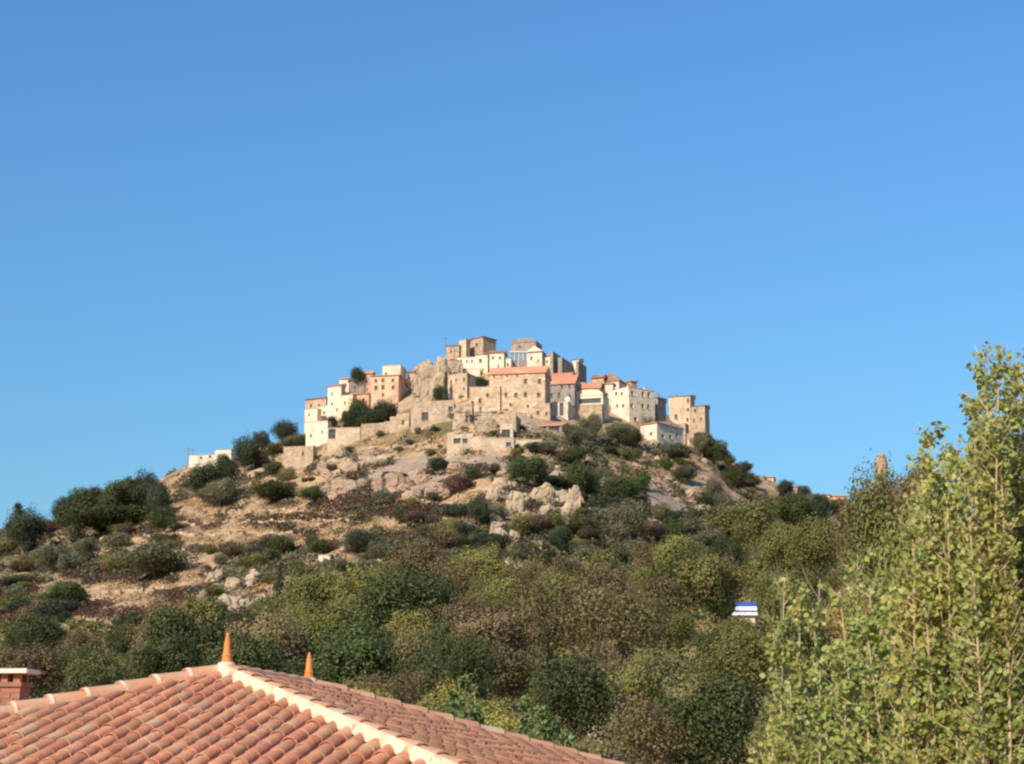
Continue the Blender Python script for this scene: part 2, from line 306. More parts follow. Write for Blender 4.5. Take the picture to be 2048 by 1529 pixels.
def house(label, x0, xc, x1, yt, yb, phi=10, wall='stone', roof='flat', L=(), Rw=(), Y=None, dep=7.0, rh=1.4, name='house', cat='house', rmat=None, chim=None, eave=.3, group=None, doors=()):
    """x0..xc is the left or front face in the photo, xc..x1 the right face; L, Rw are openings (px, py, w, h) in them"""
    if Y is None: Y = hit(xc, yb).y
    c, s = math.cos(math.radians(phi)), math.sin(math.radians(phi))
    um, _ = ray(xc, (yt + yb) / 2); X = um * Y
    u0, _ = ray(x0, (yt + yb) / 2); u1, _ = ray(x1, (yt + yb) / 2)
    la = (X - u0 * Y) / (c + u0 * s)
    lb = (u1 * Y - X) / (s - u1 * c) if (x1 > xc + 2 and s - u1 * c > .05) else dep
    lb = min(max(lb, 2.0), 18)
    zt = ray(xc, yt)[1] * Y; zb = ray(xc, yb)[1] * Y
    O = Vector((X, Y, zb)); h = zt - zb; A = Vector((-c, s, 0)); B = Vector((s, c, 0)); Zv = Vector((0, 0, 1)); d0 = -2.5
    e = empty(name, O, label, cat, group)
    if 'wall' in name: e['kind'] = 'thing'
    W = MB(); rl = []; rr = []
    def cv(lst, left):
        outl = []
        for (px, py, ww, hh) in lst:
            ww *= 1.12; hh *= 1.1; u, v = ray(px, py)
            t = (X - u * Y) / (c + u * s) if left else (u * Y - X) / max(s - u * c, .02)
            yyv = Y + t * (s if left else c); zc = v * yyv - zb; k = yyv / F
            wd = ww * k / max(c if left else s, .3) / 2; hd = hh * k / 2
            t = min(max(t, wd + .15), (la if left else lb) - wd - .15)
            if wd * 2 > (la if left else lb) - .3: continue
            outl.append((t - wd, t + wd, max(zc - hd, d0 + .3), min(zc + hd, h - .12)))
        return [r for r in outl if r[3] > r[2] + .15]
    rl = cv(L, True); rr = cv(Rw, False); P0 = Vector((0, 0, 0))
    facegrid(W, P0, A, la, d0, h, rl, B); facegrid(W, P0, B, lb, d0, h, rr, A)
    facegrid(W, A * la, B, lb, d0, h, [], -A); facegrid(W, B * lb, A, la, d0, h, [], -B)
    wm = M[wall]; rm = rmat or (M['rtile'] if roof not in ('flat', 'ruin') else M['flat'])
    E_ = eave
    if roof == 'flat':
        W.poly([P0 + Zv * (h - .45), A * la + Zv * (h - .45), A * la + B * lb + Zv * (h - .45), B * lb + Zv * (h - .45)])
        W.build('wall', [wm], e)
        r = MB(); t_ = .22
        for (o, a, b) in ((-A * .06 - B * .06, A * (la + .12), B * t_), (B * (lb - t_ + .06) - A * .06, A * (la + .12), B * t_), (B * (t_ - .06) - A * .06, A * t_, B * (lb - 2 * t_ + .12)), (A * (la - t_ + .06) + B * (t_ - .06), A * t_, B * (lb - 2 * t_ + .12))):
            r.box(o + Zv * (h + .002), a, b, Zv * .14)
        r.build('roof', [rm], e)
    elif roof == 'ruin':
        r = random.Random(int(x0 * 7 + yt)); n = max(3, int(la / 1.2))
        for k in range(n):
            hh = r.uniform(.15, .9); W.box(A * (la * k / n + .01) + Zv * (h + .002), A * (la / n - .02), B * .5, Zv * hh)
        W.poly([P0 + Zv * (h - .3), A * la + Zv * (h - .3), A * la + B * lb + Zv * (h - .3), B * lb + Zv * (h - .3)])
        W.build('wall', [wm], e)
    else:
        r = MB(); o = -A * E_ - B * E_; a = A * (la + 2 * E_); b = B * (lb + 2 * E_); q = Zv * (h + .003); tk = Zv * .16
        c0, c1, c2, c3 = o + q, o + a + q, o + a + b + q, o + b + q
        r.poly([c0, c1, c2, c3])
        if roof == 'shed':      # rises away from the left/front face
            H2 = Zv * rh; t0, t1, t2, t3 = c0 + tk, c1 + tk, c2 + tk + H2, c3 + tk + H2
            r.poly([t0, t1, t2, t3]); r.poly([c0, c1, t1, t0]); r.poly([c1, c2, t2, t1], 1); r.poly([c3, c0, t0, t3], 1); r.poly([c2, c3, t3, t2], 1)
        elif roof == 'shedr':   # rises to the left, falls towards the right face
            H2 = Zv * rh; t0, t1, t2, t3 = c0 + tk, c1 + tk + H2, c2 + tk + H2, c3 + tk
            r.poly([t0, t1, t2, t3]); r.poly([c0, c1, t1, t0], 1); r.poly([c1, c2, t2, t1], 1); r.poly([c3, c0, t0, t3]); r.poly([c2, c3, t3, t2], 1)
        elif roof == 'gable':   # ridge parallel to the front face
            t = [x + tk for x in (c0, c1, c2, c3)]; g0 = o + b * .5 + q + tk + Zv * rh; g1 = g0 + a
            r.poly([t[0], t[1], g1, g0]); r.poly([t[3], t[2], g1, g0]); r.poly([t[1], t[2], g1], 1); r.poly([t[0], t[3], g0], 1)
            for i in range(4): r.poly([(c0, c1, c2, c3)[i], (c0, c1, c2, c3)[(i + 1) % 4], t[(i + 1) % 4], t[i]])
        elif roof == 'gablef':  # gable end towards the front face
            t = [x + tk for x in (c0, c1, c2, c3)]; g0 = o + a * .5 + q + tk + Zv * rh; g1 = g0 + b
            r.poly([t[0], t[3], g1, g0]); r.poly([t[1], t[2], g1, g0]); r.poly([t[0], t[1], g0], 1); r.poly([t[3], t[2], g1], 1)
            for i in range(4): r.poly([(c0, c1, c2, c3)[i], (c0, c1, c2, c3)[(i + 1) % 4], t[(i + 1) % 4], t[i]])
        elif roof == 'hip':
            t = [x + tk for x in (c0, c1, c2, c3)]; k = min(la, lb) * .5 + E_
            g0 = o + a * (k / (la + 2 * E_) if la > lb else .5) + b * (.5 if la > lb else k / (lb + 2 * E_)) + q + tk + Zv * rh
            g1 = o + a * (1 - k / (la + 2 * E_) if la > lb else .5) + b * (.5 if la > lb else 1 - k / (lb + 2 * E_)) + q + tk + Zv * rh
            if la > lb: r.poly([t[0], t[1], g1, g0]); r.poly([t[3], t[2], g1, g0]); r.poly([t[1], t[2], g1]); r.poly([t[0], t[3], g0])
            else: r.poly([t[0], t[1], g0]); r.poly([t[2], t[3], g1]); r.poly([t[1], t[2], g1, g0]); r.poly([t[0], t[3], g1, g0])
            for i in range(4): r.poly([(c0, c1, c2, c3)[i], (c0, c1, c2, c3)[(i + 1) % 4], t[(i + 1) % 4], t[i]])
        elif roof == 'vault':   # barrel vault, axis away from the front
            n = 10; prev = None
            for k in range(n + 1):
                an = math.pi * k / n; p = o + a * (.5 - .5 * math.cos(an)) + q + Zv * (rh * math.sin(an) + .02)
                if prev is not None: r.poly([prev, p, p + b, prev + b])
                prev = p
            r.poly([o + a * (.5 - .5 * math.cos(math.pi * k / n)) + q + Zv * (rh * math.sin(math.pi * k / n) + .02) for k in range(n + 1)], 1)
        W.build('wall', [wm], e); r.build('roof', [rm, wm], e)
    for lst, Ax, In, src in ((rl, A, B, L), (rr, B, A, Rw)):
        for k, (a0, a1, b0, b1) in enumerate(lst):
            g = MB(); wd = a1 - a0; hh = b1 - b0; o = Ax * a0 + In * .2 + Zv * b0
            g.box(o + Ax * .03 + In * .04 + Zv * .03, Ax * (wd - .06), In * .04, Zv * (hh - .06), 0)
            f = .07
            for (oo, aa, zz) in ((Ax * .004, f, hh), (Ax * (wd - f - .004), f, hh), (Ax * (wd / 2 - .03), .06, hh - .02)):
                g.box(o + oo + Zv * .004, Ax * aa, In * .035, Zv * (zz - .008), 1)
            g.box(o + Ax * .08 + In * .003 + Zv * (hh * .5), Ax * (wd - .16), In * .03, Zv * .05, 1)
            isd = hh > 1.75 and b0 < 1.0
            wo = g.build('door' if isd else 'window', [M['pane'], M['frame']], e)
            si = MB(); si.box(Ax * (a0 - .08) - In * .10 + Zv * (b0 - .09), Ax * (wd + .16), In * .28, Zv * .085); si.build('sill', [M[wall]], wo)
    for (fx, fy, ch) in (chim or ()):
        ck = MB(); o = A * (la * fx) + B * (lb * fy) + Zv * (h - .3)
        ck.box(o, A * .55, B * .55, Zv * (ch + .3)); cho = ck.build('chimney', [wm], e)
        cc = MB(); cc.box(o - A * .08 - B * .08 + Zv * (ch + .303), A * .71, B * .71, Zv * .1); cc.build('chimney_cap', [M['rbrown']], cho)
    return e

rb = M['rbrown']
# --- left shoulder
house('small brownish pink house at the far left end of the hilltop village', 611, 652, 656, 796, 830, 25, 'pink', 'shed', [(622, 812, 4, 6), (638, 812, 4, 6)], rh=.5, rmat=rb)
house('narrow cream tower house at the far left edge of the village, below the pink one', 609, 634, 642, 818, 868, 25, 'cream', 'flat', [(618, 830, 3, 5), (626, 850, 3, 6)])
house('low pale cream block at the lower left foot of the village beside the dark shrub', 612, 655, 660, 842, 884, 20, 'cream', 'flat', [(622, 872, 3, 6), (644, 864, 3, 5)])
house('bright cream terrace house with a low flat top, left of the tall cream house', 632, 662, 670, 812, 846, 20, 'white', 'flat', [(648, 826, 4, 5)])
house('tall pale yellow house stepping up the left side of the village', 655, 682, 690, 772, 838, 25, 'cream', 'shed', [(664, 788, 3, 6), (664, 808, 3, 6), (674, 820, 3, 6)], rh=.9, rmat=rb, eave=.2)
house('narrow white-cream house with a brown shaded right wall, under the dark treetop', 678, 697, 712, 758, 822, 15, 'cream', 'shed', [(688, 772, 3, 6), (690, 795, 3, 6)], rh=.4)
house('low ochre yellow annexe in front of the tall cream houses on the left', 680, 705, 712, 790, 832, 25, 'yellow', 'flat', [(690, 806, 3, 6)])
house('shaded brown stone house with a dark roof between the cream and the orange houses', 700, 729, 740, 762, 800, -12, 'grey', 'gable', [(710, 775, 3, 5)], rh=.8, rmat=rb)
house('small pink house with two arched openings above the big dark green trees', 702, 738, 742, 788, 816, 12, 'pink', 'shed', [(712, 803, 5, 9), (727, 800, 4, 7)], rh=.5)
house('pinkish plastered house leaning against the left side of the large orange house', 725, 744, 748, 748, 798, 12, 'pink', 'gable', [(733, 763, 3, 5), (734, 779, 3, 5)], rh=.8, chim=[(.4, .4, .8)])
house('large orange plastered house with three columns of dark windows, left of the great rock', 742, 797, 827, 751, 806, 12, 'orange', 'shed',
      [(752, 762, 5, 6), (766, 761, 5, 7), (786, 761, 5, 6), (752, 776, 6, 8), (766, 775, 6, 8), (786, 775, 5, 7), (766, 790, 4, 6)], [(812, 770, 9, 7)], rh=1.0, chim=[(.25, .5, 1.3), (.8, .3, 1.0)])
house('cream rooftop storey standing on the back of the large orange house', 765, 801, 812, 731, 760, 12, 'cream', 'flat', [(772, 748, 4, 5)])
house('low house with a brown roof behind the orange house, left of the great rock', 815, 836, 842, 745, 770, 14, 'pink', 'gable', rh=.8, rmat=rb, Y=430)
# --- around the summit rock
house('square grey stone house on top of the great rock, below the antenna', 891, 918, 926, 692, 730, 10, 'stone', 'shed', [(902, 704, 3, 5)], rh=.9, rmat=rb, eave=.2)
house('small ochre house tucked against the right side of the great rock', 863, 886, 892, 736, 778, 14, 'gold', 'shed', [(872, 748, 3, 5), (880, 760, 3, 5)], rh=.4)
house('tall ochre house beside the slim dark cypress, its right wall in deep shade', 896, 934, 972, 747, 800, 27, 'gold', 'flat', [(912, 760, 3, 6), (928, 760, 4, 7), (928, 778, 3, 6)])
house('square golden stone tower house at the very top of the village', 924, 966, 992, 674, 722, 42, 'stone', 'hip', [(953, 690, 4, 6)], rh=.7, rmat=rb, eave=.25)
house('low round-cornered stone annexe at the left foot of the summit tower house', 918, 932, 940, 680, 722, 30, 'gold', 'flat')
house('low white house with two little dark windows below the summit tower', 914, 951, 954, 715, 746, 6, 'white', 'flat', [(922, 722, 3, 4), (934, 723, 3, 5), (944, 723, 3, 5)], eave=.1)
house('cream house with a pale grey shuttered window, middle of the bright row below the summit', 951, 975, 979, 710, 748, 6, 'cream', 'shed', [(961, 722, 5, 8), (966, 740, 3, 5)], rh=.9, rmat=rb, eave=.2)
house('cream house with a brown tiled roof, right end of the bright summit row', 979, 1008, 1013, 706, 752, 8, 'cream', 'gable', [(986, 716, 4, 5), (1000, 716, 4, 5), (997, 733, 3, 6)], rh=1.0, rmat=rb)
house('white terrace parapet under the low white house, above the dark hollow', 914, 960, 962, 738, 752, 4, 'white', 'flat', dep=3, name='terrace_wall', cat='wall')
house('pale grey block house with a low rounded top, right of the summit', 1022, 1072, 1084, 684, 735, 18, 'grey', 'vault', [(1040, 694, 4, 4)], rh=1.2, rmat=M['flat'], eave=.1)
house('narrow cream house squeezed between the glass veranda and the bright cream row', 1010, 1022, 1026, 718, 752, 10, 'cream', 'flat', [(1016, 730, 3, 6)])
house('cream gabled house right of the glass veranda, high in the village', 1055, 1084, 1090, 704, 748, 14, 'cream', 'gablef', [(1063, 717, 4, 6), (1076, 722, 3, 5)], rh=1.3, rmat=rb)
house('pale stone house with a rosy roof edge below the dark shaded walls', 1086, 1105, 1124, 712, 752, 14, 'white', 'shed', [(1094, 724, 3, 5)], rh=.6)
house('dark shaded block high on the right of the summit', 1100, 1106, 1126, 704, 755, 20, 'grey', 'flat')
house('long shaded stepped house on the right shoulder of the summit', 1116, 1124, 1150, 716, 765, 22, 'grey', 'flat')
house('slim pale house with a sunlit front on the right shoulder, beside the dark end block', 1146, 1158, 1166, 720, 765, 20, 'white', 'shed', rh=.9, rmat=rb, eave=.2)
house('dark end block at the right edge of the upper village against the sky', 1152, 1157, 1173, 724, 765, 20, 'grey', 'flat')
# --- centre
house('big golden stone building with a red roof and a long row of small windows', 979, 1090, 1101, 746, 838, 10, 'gold', 'gable',
      [(997, 790, 5, 8), (1012, 790, 5, 8), (1032, 790, 6, 8), (1051, 790, 6, 9), (1077, 790, 6, 8), (1051, 763, 6, 9), (1079, 763, 6, 9), (1021, 810, 4, 6), (1056, 813, 4, 5), (988, 754, 3, 4), (1014, 752, 3, 4), (1034, 752, 3, 4)], rh=2.3, chim=[(.2, .5, 1.4), (.7, .4, 1.2)])
YB = hit(1090, 838).y
house('low gold wing with an arched door on the left of the big stone building', 939, 1000, 1003, 774, 830, 10, 'gold', 'shed', [(975, 791, 5, 7), (945, 808, 6, 9), (960, 802, 5, 9), (961, 818, 4, 6)], rh=.5, rmat=M['gold'], Y=YB + 1.1, dep=5, eave=.05)
house('grey walled house with a broad salmon tiled roof, right of the big stone building', 1096, 1149, 1160, 768, 822, 14, 'grey', 'gable', [(1103, 792, 4, 8), (1118, 790, 4, 9), (1124, 773, 4, 6), (1139, 773, 4, 6), (1140, 795, 4, 7)], rh=2.6)
house('cream house with a small upper roof behind the salmon roofed house', 1100, 1142, 1150, 752, 790, 14, 'pink', 'gable', rh=1.2)
house('pale stone house with a bright red roof left of the large cream house', 1150, 1200, 1204, 777, 812, 10, 'stone', 'gable', [(1162, 786, 4, 6), (1172, 786, 4, 6), (1187, 786, 4, 6)], rh=1.8, chim=[(.55, .3, 1.7)])
house('cream chapel-like building with its roof shadow cut as a dark opening, above the grey-green trees', 1148, 1206, 1218, 790, 846, 16, 'cream', 'vault', [(1180, 802, 40, 9)], rh=1.4, rmat=M['stone'], eave=.1)  # the wide dark opening stands in for the shadow of the roof
house('curved pale garden wall in front of the arched cream building', 1160, 1204, 1216, 810, 850, 12, 'stone', 'flat', dep=3, name='garden_wall', cat='wall')
house('rosy stone outbuilding under the big stone building, above the little red roof', 1065, 1100, 1104, 814, 842, 8, 'pink', 'ruin', [(1076, 826, 5, 7), (1093, 828, 4, 6)])
house('pale pillar-like house end with a tall dark slot, beside the satellite dish', 1104, 1136, 1150, 804, 842, 14, 'white', 'flat', [(1123, 818, 7, 26)])
house('low open shed with a bright red roof above the garden', 1062, 1124, 1134, 852, 880, 8, 'grey', 'shed', [(1080, 862, 22, 16), (1108, 862, 20, 16)], rh=2.6, name='shed', cat='shed', dep=4, Y=hit(1124, 866).y)
# --- right
house('house with a dark red hipped roof highest on the right side of the village', 1190, 1238, 1252, 762, 800, 24, 'white', 'hip', [(1216, 774, 4, 6)], rh=2.4, rmat=rb)
house('small cream house with a rosy flat roof left of the large cream house', 1198, 1226, 1230, 768, 815, 12, 'white', 'shed', [(1207, 774, 5, 7), (1214, 790, 4, 6)], rh=.4)
house('brown tiled roof and wall showing between the red roof and the hipped roof', 1184, 1208, 1214, 756, 790, 18, 'stone', 'gable', rh=1.0, rmat=rb)
house('large cream three-storey house with a grey-pink right wall, right side of the village', 1222, 1258, 1309, 774, 846, 50, 'cream', 'flat',
      [(1232, 788, 4, 6), (1243, 788, 4, 6), (1234, 812, 4, 6), (1246, 812, 4, 6)], [(1265, 787, 5, 9), (1286, 789, 5, 10), (1298, 790, 5, 10), (1264, 812, 5, 8), (1286, 813, 5, 9), (1297, 814, 5, 9), (1271, 839, 6, 8)], chim=[(.3, .2, 1.0), (.3, .85, 1.2)])
house('small rosy penthouse on the flat roof of the large cream house', 1243, 1262, 1272, 763, 790, 50, 'pink', 'shed', Y=None, rh=.3)
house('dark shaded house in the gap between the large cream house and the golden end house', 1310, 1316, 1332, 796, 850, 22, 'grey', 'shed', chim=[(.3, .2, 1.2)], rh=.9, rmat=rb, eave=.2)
house('tall golden house with three dark windows stacked, right end of the village', 1338, 1381, 1390, 792, 862, 20, 'gold', 'shed', [(1376, 802, 4, 7), (1376, 820, 4, 6), (1375, 840, 4, 7), (1352, 834, 5, 9)], chim=[(.7, .4, .8)], rh=.9, rmat=rb, eave=.2)
house('lower brown stone house at the far right edge of the village against the sky', 1382, 1410, 1419, 812, 874, 20, 'stone', 'shed', [(1390, 822, 4, 6), (1402, 838, 3, 5), (1388, 842, 3, 7)], rh=.9, rmat=rb, eave=.2)
house('small pale gabled house with a blue-grey right wall below the golden end house', 1281, 1314, 1366, 846, 892, 40, 'white', 'gable', [(1302, 868, 4, 6)], [(1326, 874, 5, 8), (1341, 874, 5, 8), (1353, 872, 4, 8)], rh=1.0)
house('flat-topped lean-to on the right of the small pale gabled house', 1340, 1371, 1378, 848, 896, 24, 'stone', 'flat', [(1362, 860, 7, 8)], dep=4)
house('narrow ochre hut end right of the small pale gabled house, among grey shrubs', 1372, 1388, 1393, 868, 900, 18, 'gold', 'flat', dep=3, name='hut', cat='hut')
# --- lower walls and huts
house('square stone hut with a flat top alone on the slope, left below the village', 567, 626, 634, 893, 928, 12, 'stone', 'flat', [(606, 908, 4, 7)], name='hut', cat='hut', dep=5)
house('long low white building on the left skyline below the antennas', 378, 462, 466, 909, 930, 10, 'white', 'flat', [(402, 916, 4, 4), (420, 914, 5, 5)], dep=5)
house('upper pale end of the long white building on the left skyline', 430, 462, 466, 900, 925, 10, 'white', 'flat', dep=5, Y=None)
house('roofless pale building with two square window openings below the rocky garden', 894, 946, 950, 874, 902, 6, 'tan', 'ruin', [(914, 882, 13, 9), (930, 882, 9, 9)], name='ruined_house', cat='ruin', dep=4)
house('bright cream wall block joining the roofless pale building and the long yellow wall', 942, 964, 966, 874, 898, 6, 'tan', 'flat', dep=3, name='garden_wall', cat='wall')
house('long yellowish garden wall with one small square window', 963, 1028, 1031, 877, 906, 4, 'tan', 'flat', [(1017, 889, 9, 8)], dep=2.2, name='garden_wall', cat='wall')
house('thin pale wall running right from the long yellowish garden wall', 1028, 1084, 1088, 880, 898, 6, 'tan', 'flat', [(1036, 894, 8, 9)], dep=2, name='garden_wall', cat='wall')
house('small ruin with a pale door frame standing above the long garden wall', 1000, 1026, 1036, 855, 880, 6, 'tan', 'ruin', [(1012, 868, 15, 16)], name='ruined_house', cat='ruin', dep=3)
house('sloping grey stone retaining wall below the big stone building', 962, 1032, 1042, 830, 872, 12, 'stone', 'ruin', dep=5, name='retaining_wall', cat='wall')
house('broad pale stone retaining wall with a dark doorway under the great rock', 822, 908, 912, 806, 842, 8, 'stone', 'ruin', [(850, 833, 12, 16), (901, 818, 8, 8)], dep=4, name='retaining_wall', cat='wall')
house('square stone wall block with a dark niche right of the big green trees', 780, 818, 826, 834, 858, 12, 'stone', 'ruin', [(806, 845, 5, 8)], dep=4, name='retaining_wall', cat='wall')
house('low cream garden wall with a dark gateway below the big green trees', 655, 720, 723, 856, 882, 6, 'tan', 'flat', [(664, 868, 13, 18)], dep=2, name='garden_wall', cat='wall')
house('low rubble wall stepping up to the right of the cream garden wall', 722, 780, 784, 850, 866, 6, 'stone', 'ruin', dep=1.5, name='rubble_wall', cat='wall')
house('short rubble wall on the bank between the rocks and the golden wing', 912, 944, 948, 812, 840, 10, 'stone', 'ruin', dep=3, name='rubble_wall', cat='wall')
house('squat stone pillar ruin standing alone in the scrub below the pale crag', 1064, 1084, 1088, 1084, 1106, 12, 'gold', 'flat', dep=2, name='ruined_pillar', cat='ruin')
house('tiny white hut in the scrub above the left wood', 637, 660, 662, 1111, 1121, 6, 'white', 'flat', dep=2, name='hut', cat='hut')
# --- roofs beyond the right shoulder
for (lb_, a_, b_, t_, q_, rt) in (('first pale house beyond the right shoulder with a flat orange-tiled roof', 1506, 1548, 955, 975, 'shed'), ('second house beyond the right shoulder, half hidden by a dark treetop', 1560, 1596, 974, 990, 'shed'),
                            ('third house beyond the right shoulder, low and rosy, left of the brown tree', 1636, 1660, 990, 1010, 'shed'), ('last house beyond the right shoulder with a pale tiled roof, behind the brown tree', 1662, 1692, 993, 1020, 'gable')):
    house(lb_, a_, b_, b_ + 3, t_, q_, 10, 'orange', rt, [((a_ + b_) / 2, t_ + 8, 4, 5)], Y=434, rh=.7, dep=6)
# veranda
Yv = hit(1040, 748).y - 1.5
e = empty('veranda', at(1020, 722, Yv), 'glazed blue-grey veranda with thin white posts below the pale grey block house', 'veranda')
O = e.location; wv = 36 * Yv / F; hv = (722 - 704) * Yv / F
g = MB(); g.box((.1, .15, .1), (wv - .2, 0, 0), (0, .06, 0), (0, 0, hv - .2)); g.build('pane', [M['vglass']], e)
g = MB(); g.box((-.1, -.1, hv), (wv + .2, 0, 0), (0, 3, 0), (0, 0, .2)); g.build('roof', [M['whitep']], e)
for k in range(5):
    g = MB(); g.box((k * (wv - .12) / 4, 0, -3 if k % 2 == 0 else 0), (.12, 0, 0), (0, .12, 0), (0, 0, hv + (3 if k % 2 == 0 else 0) - .002)); g.build('post', [M['whitep']], e)
g = MB(); g.box((-.05, .25, -3.5), (wv + .1, 0, 0), (0, .3, 0), (0, 0, 3.5)); g.build('wall', [M['grey']], e)
# masts, dish
def mast(px, yb, yt, label, arms=0):
    p = hit(px, yb) if yb > 900 or px < 700 else at(px, yb, R - 6)
    k = p.y / F; h = (yb - yt) * k
    m_ = MB(); m_.tube([(0, 0, -.5), (0, 0, h)], [.10, .07], 5)
    e_ = empty('antenna_mast', p, label, 'antenna'); m_.build('pole', [M['metal']], e_)
    for j in range(arms):
        a_ = MB(); a_.tube([(-.7, 0, h - .4 - .5 * j), (.7, 0, h - .4 - .5 * j)], [.05, .05], 4); a_.build('crossbar', [M['metal']], e_)
mast(376, 926, 884, 'left one of two thin antenna masts beside the long white building', 2)
mast(385, 926, 888, 'right one of two thin antenna masts beside the long white building', 1)
mast(12, 1062, 1012, 'lone thin mast on the skyline at the far left edge', 0)
mast(891, 704, 672, 'thin antenna on the great rock left of the summit tower', 1)
pd = hit(1134, 845); pd = at(1134, 804, pd.y - .8)
e = empty('satellite_dish', pd, 'round white satellite dish above the pale pillar-like house end', 'satellite dish')
g = MB(); n = 14; kk = .62
for j in range(n):
    a0, a1 = 2 * math.pi * j / n, 2 * math.pi * (j + 1) / n
    q = lambda a, r_, y_: (math.cos(a) * r_ * kk, y_, math.sin(a) * r_ * kk + .62)
    g.poly([q(a0, .5, 0), q(a1, .5, 0), q(a1, 1, -.16), q(a0, 1, -.16)]); g.poly([q(a0, .5, 0), q(a1, .5, 0), (0, .03, .62)])
g.build('dish', [M['whitep']], e)
g = MB(); g.tube([(0, .25, -.6), (0, .2, .6)], [.05, .05], 6); g.build('pole', [M['metal']], e)
# kiosk with blue and white roof
pk = hit(1490, 1262); kk = pk.y / F
e = empty('kiosk', pk, 'small cream kiosk with a blue and white striped roof among the trees on the right', 'kiosk')
wk = 50 * kk; hk = (1262 - 1232) * kk
g = MB(); g.box((-wk / 2 + .3, 0, -1), (wk - .6, 0, 0), (0, 3, 0), (0, 0, hk + 1)); g.build('wall', [M['cream']], e)
zz = hk + .003; bands = [('whitep', 6), ('blue', 4), ('whitep', 8), ('blue', 10)]; yo = -.5
for nm, hpx in bands:
    hh = hpx * kk; g = MB(); g.hexa([(-wk / 2, yo, zz), (wk / 2, yo, zz), (wk / 2, yo + 2, zz), (-wk / 2, yo + 2, zz), (-wk / 2, yo + hh * .6, zz + hh), (wk / 2, yo + hh * .6, zz + hh), (wk / 2, yo + 2, zz + hh), (-wk / 2, yo + 2, zz + hh)])
    g.build('roof_band', [M[nm]], e); zz += hh + .002; yo += hh * .6

# ------------------------------------------------------------------ rocks
from mathutils import noise as mn
def rockmesh(seed, m):
    import bmesh
    bm = bmesh.new(); bmesh.ops.create_icosphere(bm, subdivisions=3, radius=1)
    off = Vector((seed * 13.1, seed * 7.7, seed * 3.3))
    for v in bm.verts:
        p = v.co.copy(); c_ = mn.cell_vector(p * 1.6 + off); n_ = mn.noise(p * 1.3 + off); n2 = mn.noise(p * 3.5 + off)
        v.co = p * (1 + .35 * n_ + .18 * n2) + (c_ - Vector((.5, .5, .5))) * .22
        v.co.z *= .9
    me = bpy.data.meshes.new('rock'); bm.to_mesh(me); bm.free(); me.materials.append(m); return me
RK = [rockmesh(i, M['rock']) for i in range(5)]; RP = [rockmesh(i + 9, M['rockpink']) for i in range(4)]
def rock(px, py, wpx, hpx, label, group=None, meshes=RK, lean=0.0, Y=None, name='rock'):
    p = hit(px, py) if Y is None else at(px, py, Y)
    o = bpy.data.objects.new(name, rnd.choice(meshes)); COL.objects.link(o); k = p.y / F
    o.scale = (wpx * k / 2, wpx * k / 2 * rnd.uniform(.6, 1.1), hpx * k * .62); o.location = p + Vector((0, 0, hpx * k * .18))
    o.rotation_euler = (rnd.uniform(-.25, .25), lean + rnd.uniform(-.2, .2), rnd.uniform(0, 6.28))
    return tag(o, label, 'rock', group)
# the great rock under the summit: one mass, built finer
def bigrock(name, px0, px1, py0, py1, label, seed, m, depth=.8, Y=None, amp=.22):
    import bmesh
    p = at((px0 + px1) / 2, py1, Y) if Y else hit((px0 + px1) / 2, py1); k = p.y / F
    rx, rz = (px1 - px0) * k / 2, (py1 - py0) * k
    bm = bmesh.new(); bmesh.ops.create_icosphere(bm, subdivisions=5, radius=1); off = Vector((seed * 5.3, seed * 1.7, seed))
    for v in bm.verts:
        q = v.co.copy()
        q.x = math.copysign(abs(q.x) ** .8, q.x); q.z = math.copysign(abs(q.z) ** .85, q.z)
        w0 = Vector((q.x * rx, q.y * rx * depth, q.z * rz)); wp = w0 + mn.noise_vector(w0 * .5 + off) * .8
        c_ = mn.cell_vector(wp * .42 + off); c2 = mn.cell_vector(wp * 1.1 + off)
        d = amp * mn.noise(q * 1.7 + off) + amp * .35 * mn.noise(w0 * .9 + off)
        v.co = w0 * (1 + d) + (c_ - Vector((.5, .5, .5))) * min(rx, rz) * .30 + (c2 - Vector((.5, .5, .5))) * min(rx, rz) * .12
    me = bpy.data.meshes.new(name); bm.to_mesh(me); bm.free(); me.materials.append(m)
    o = bpy.data.objects.new(name, me); COL.objects.link(o); o.location = p + Vector((0, rx * depth * .5, 0)); return tag(o, label, 'rock')
bigrock('crag', 822, 880, 718, 800, 'great rounded rock standing up in the village left of the summit', 1, M['rock'], .8, amp=.14)
bigrock('crag', 858, 905, 712, 790, 'middle bulge of the great rock, above the small ochre house', 14, M['rock'], .7, amp=.16)
bigrock('crag', 884, 928, 716, 772, 'rough upper shoulder of rock that carries the square grey house', 2, M['rock'], .8, amp=.16)
bigrock('crag', 905, 945, 812, 850, 'stony knoll between the retaining wall and the gold wing', 15, M['rock'], .8, amp=.2)
bigrock('crag', 948, 1000, 836, 862, 'broad stony bank below the gold wing', 16, M['rock'], .8, amp=.2)
bigrock('crag', 1752, 1776, 903, 935, 'small blunt pale rock stub just clearing the trees on the right skyline', 3, M['rockpink'], .9, Y=400, amp=.1)
bigrock('crag', 1738, 1792, 952, 1025, 'broad rock foot under the pale stub, hidden among the right skyline trees', 23, M['rockpink'], .8, Y=401, amp=.2)
bigrock('crag', 650, 730, 960, 985, 'left part of the long rosy rock slab above the brown bracken', 4, M['rockpink'], .6)
bigrock('crag', 745, 820, 948, 980, 'middle part of the long rosy rock slab above the brown bracken', 5, M['rockpink'], .6)
bigrock('crag', 850, 910, 968, 992, 'right part of the long rosy rock slab above the brown bracken', 6, M['rockpink'], .6)
bigrock('crag', 1010, 1050, 985, 1030, 'left pale crag rising out of the scrub in the middle of the hill', 7, M['rock'], .6, amp=.3)
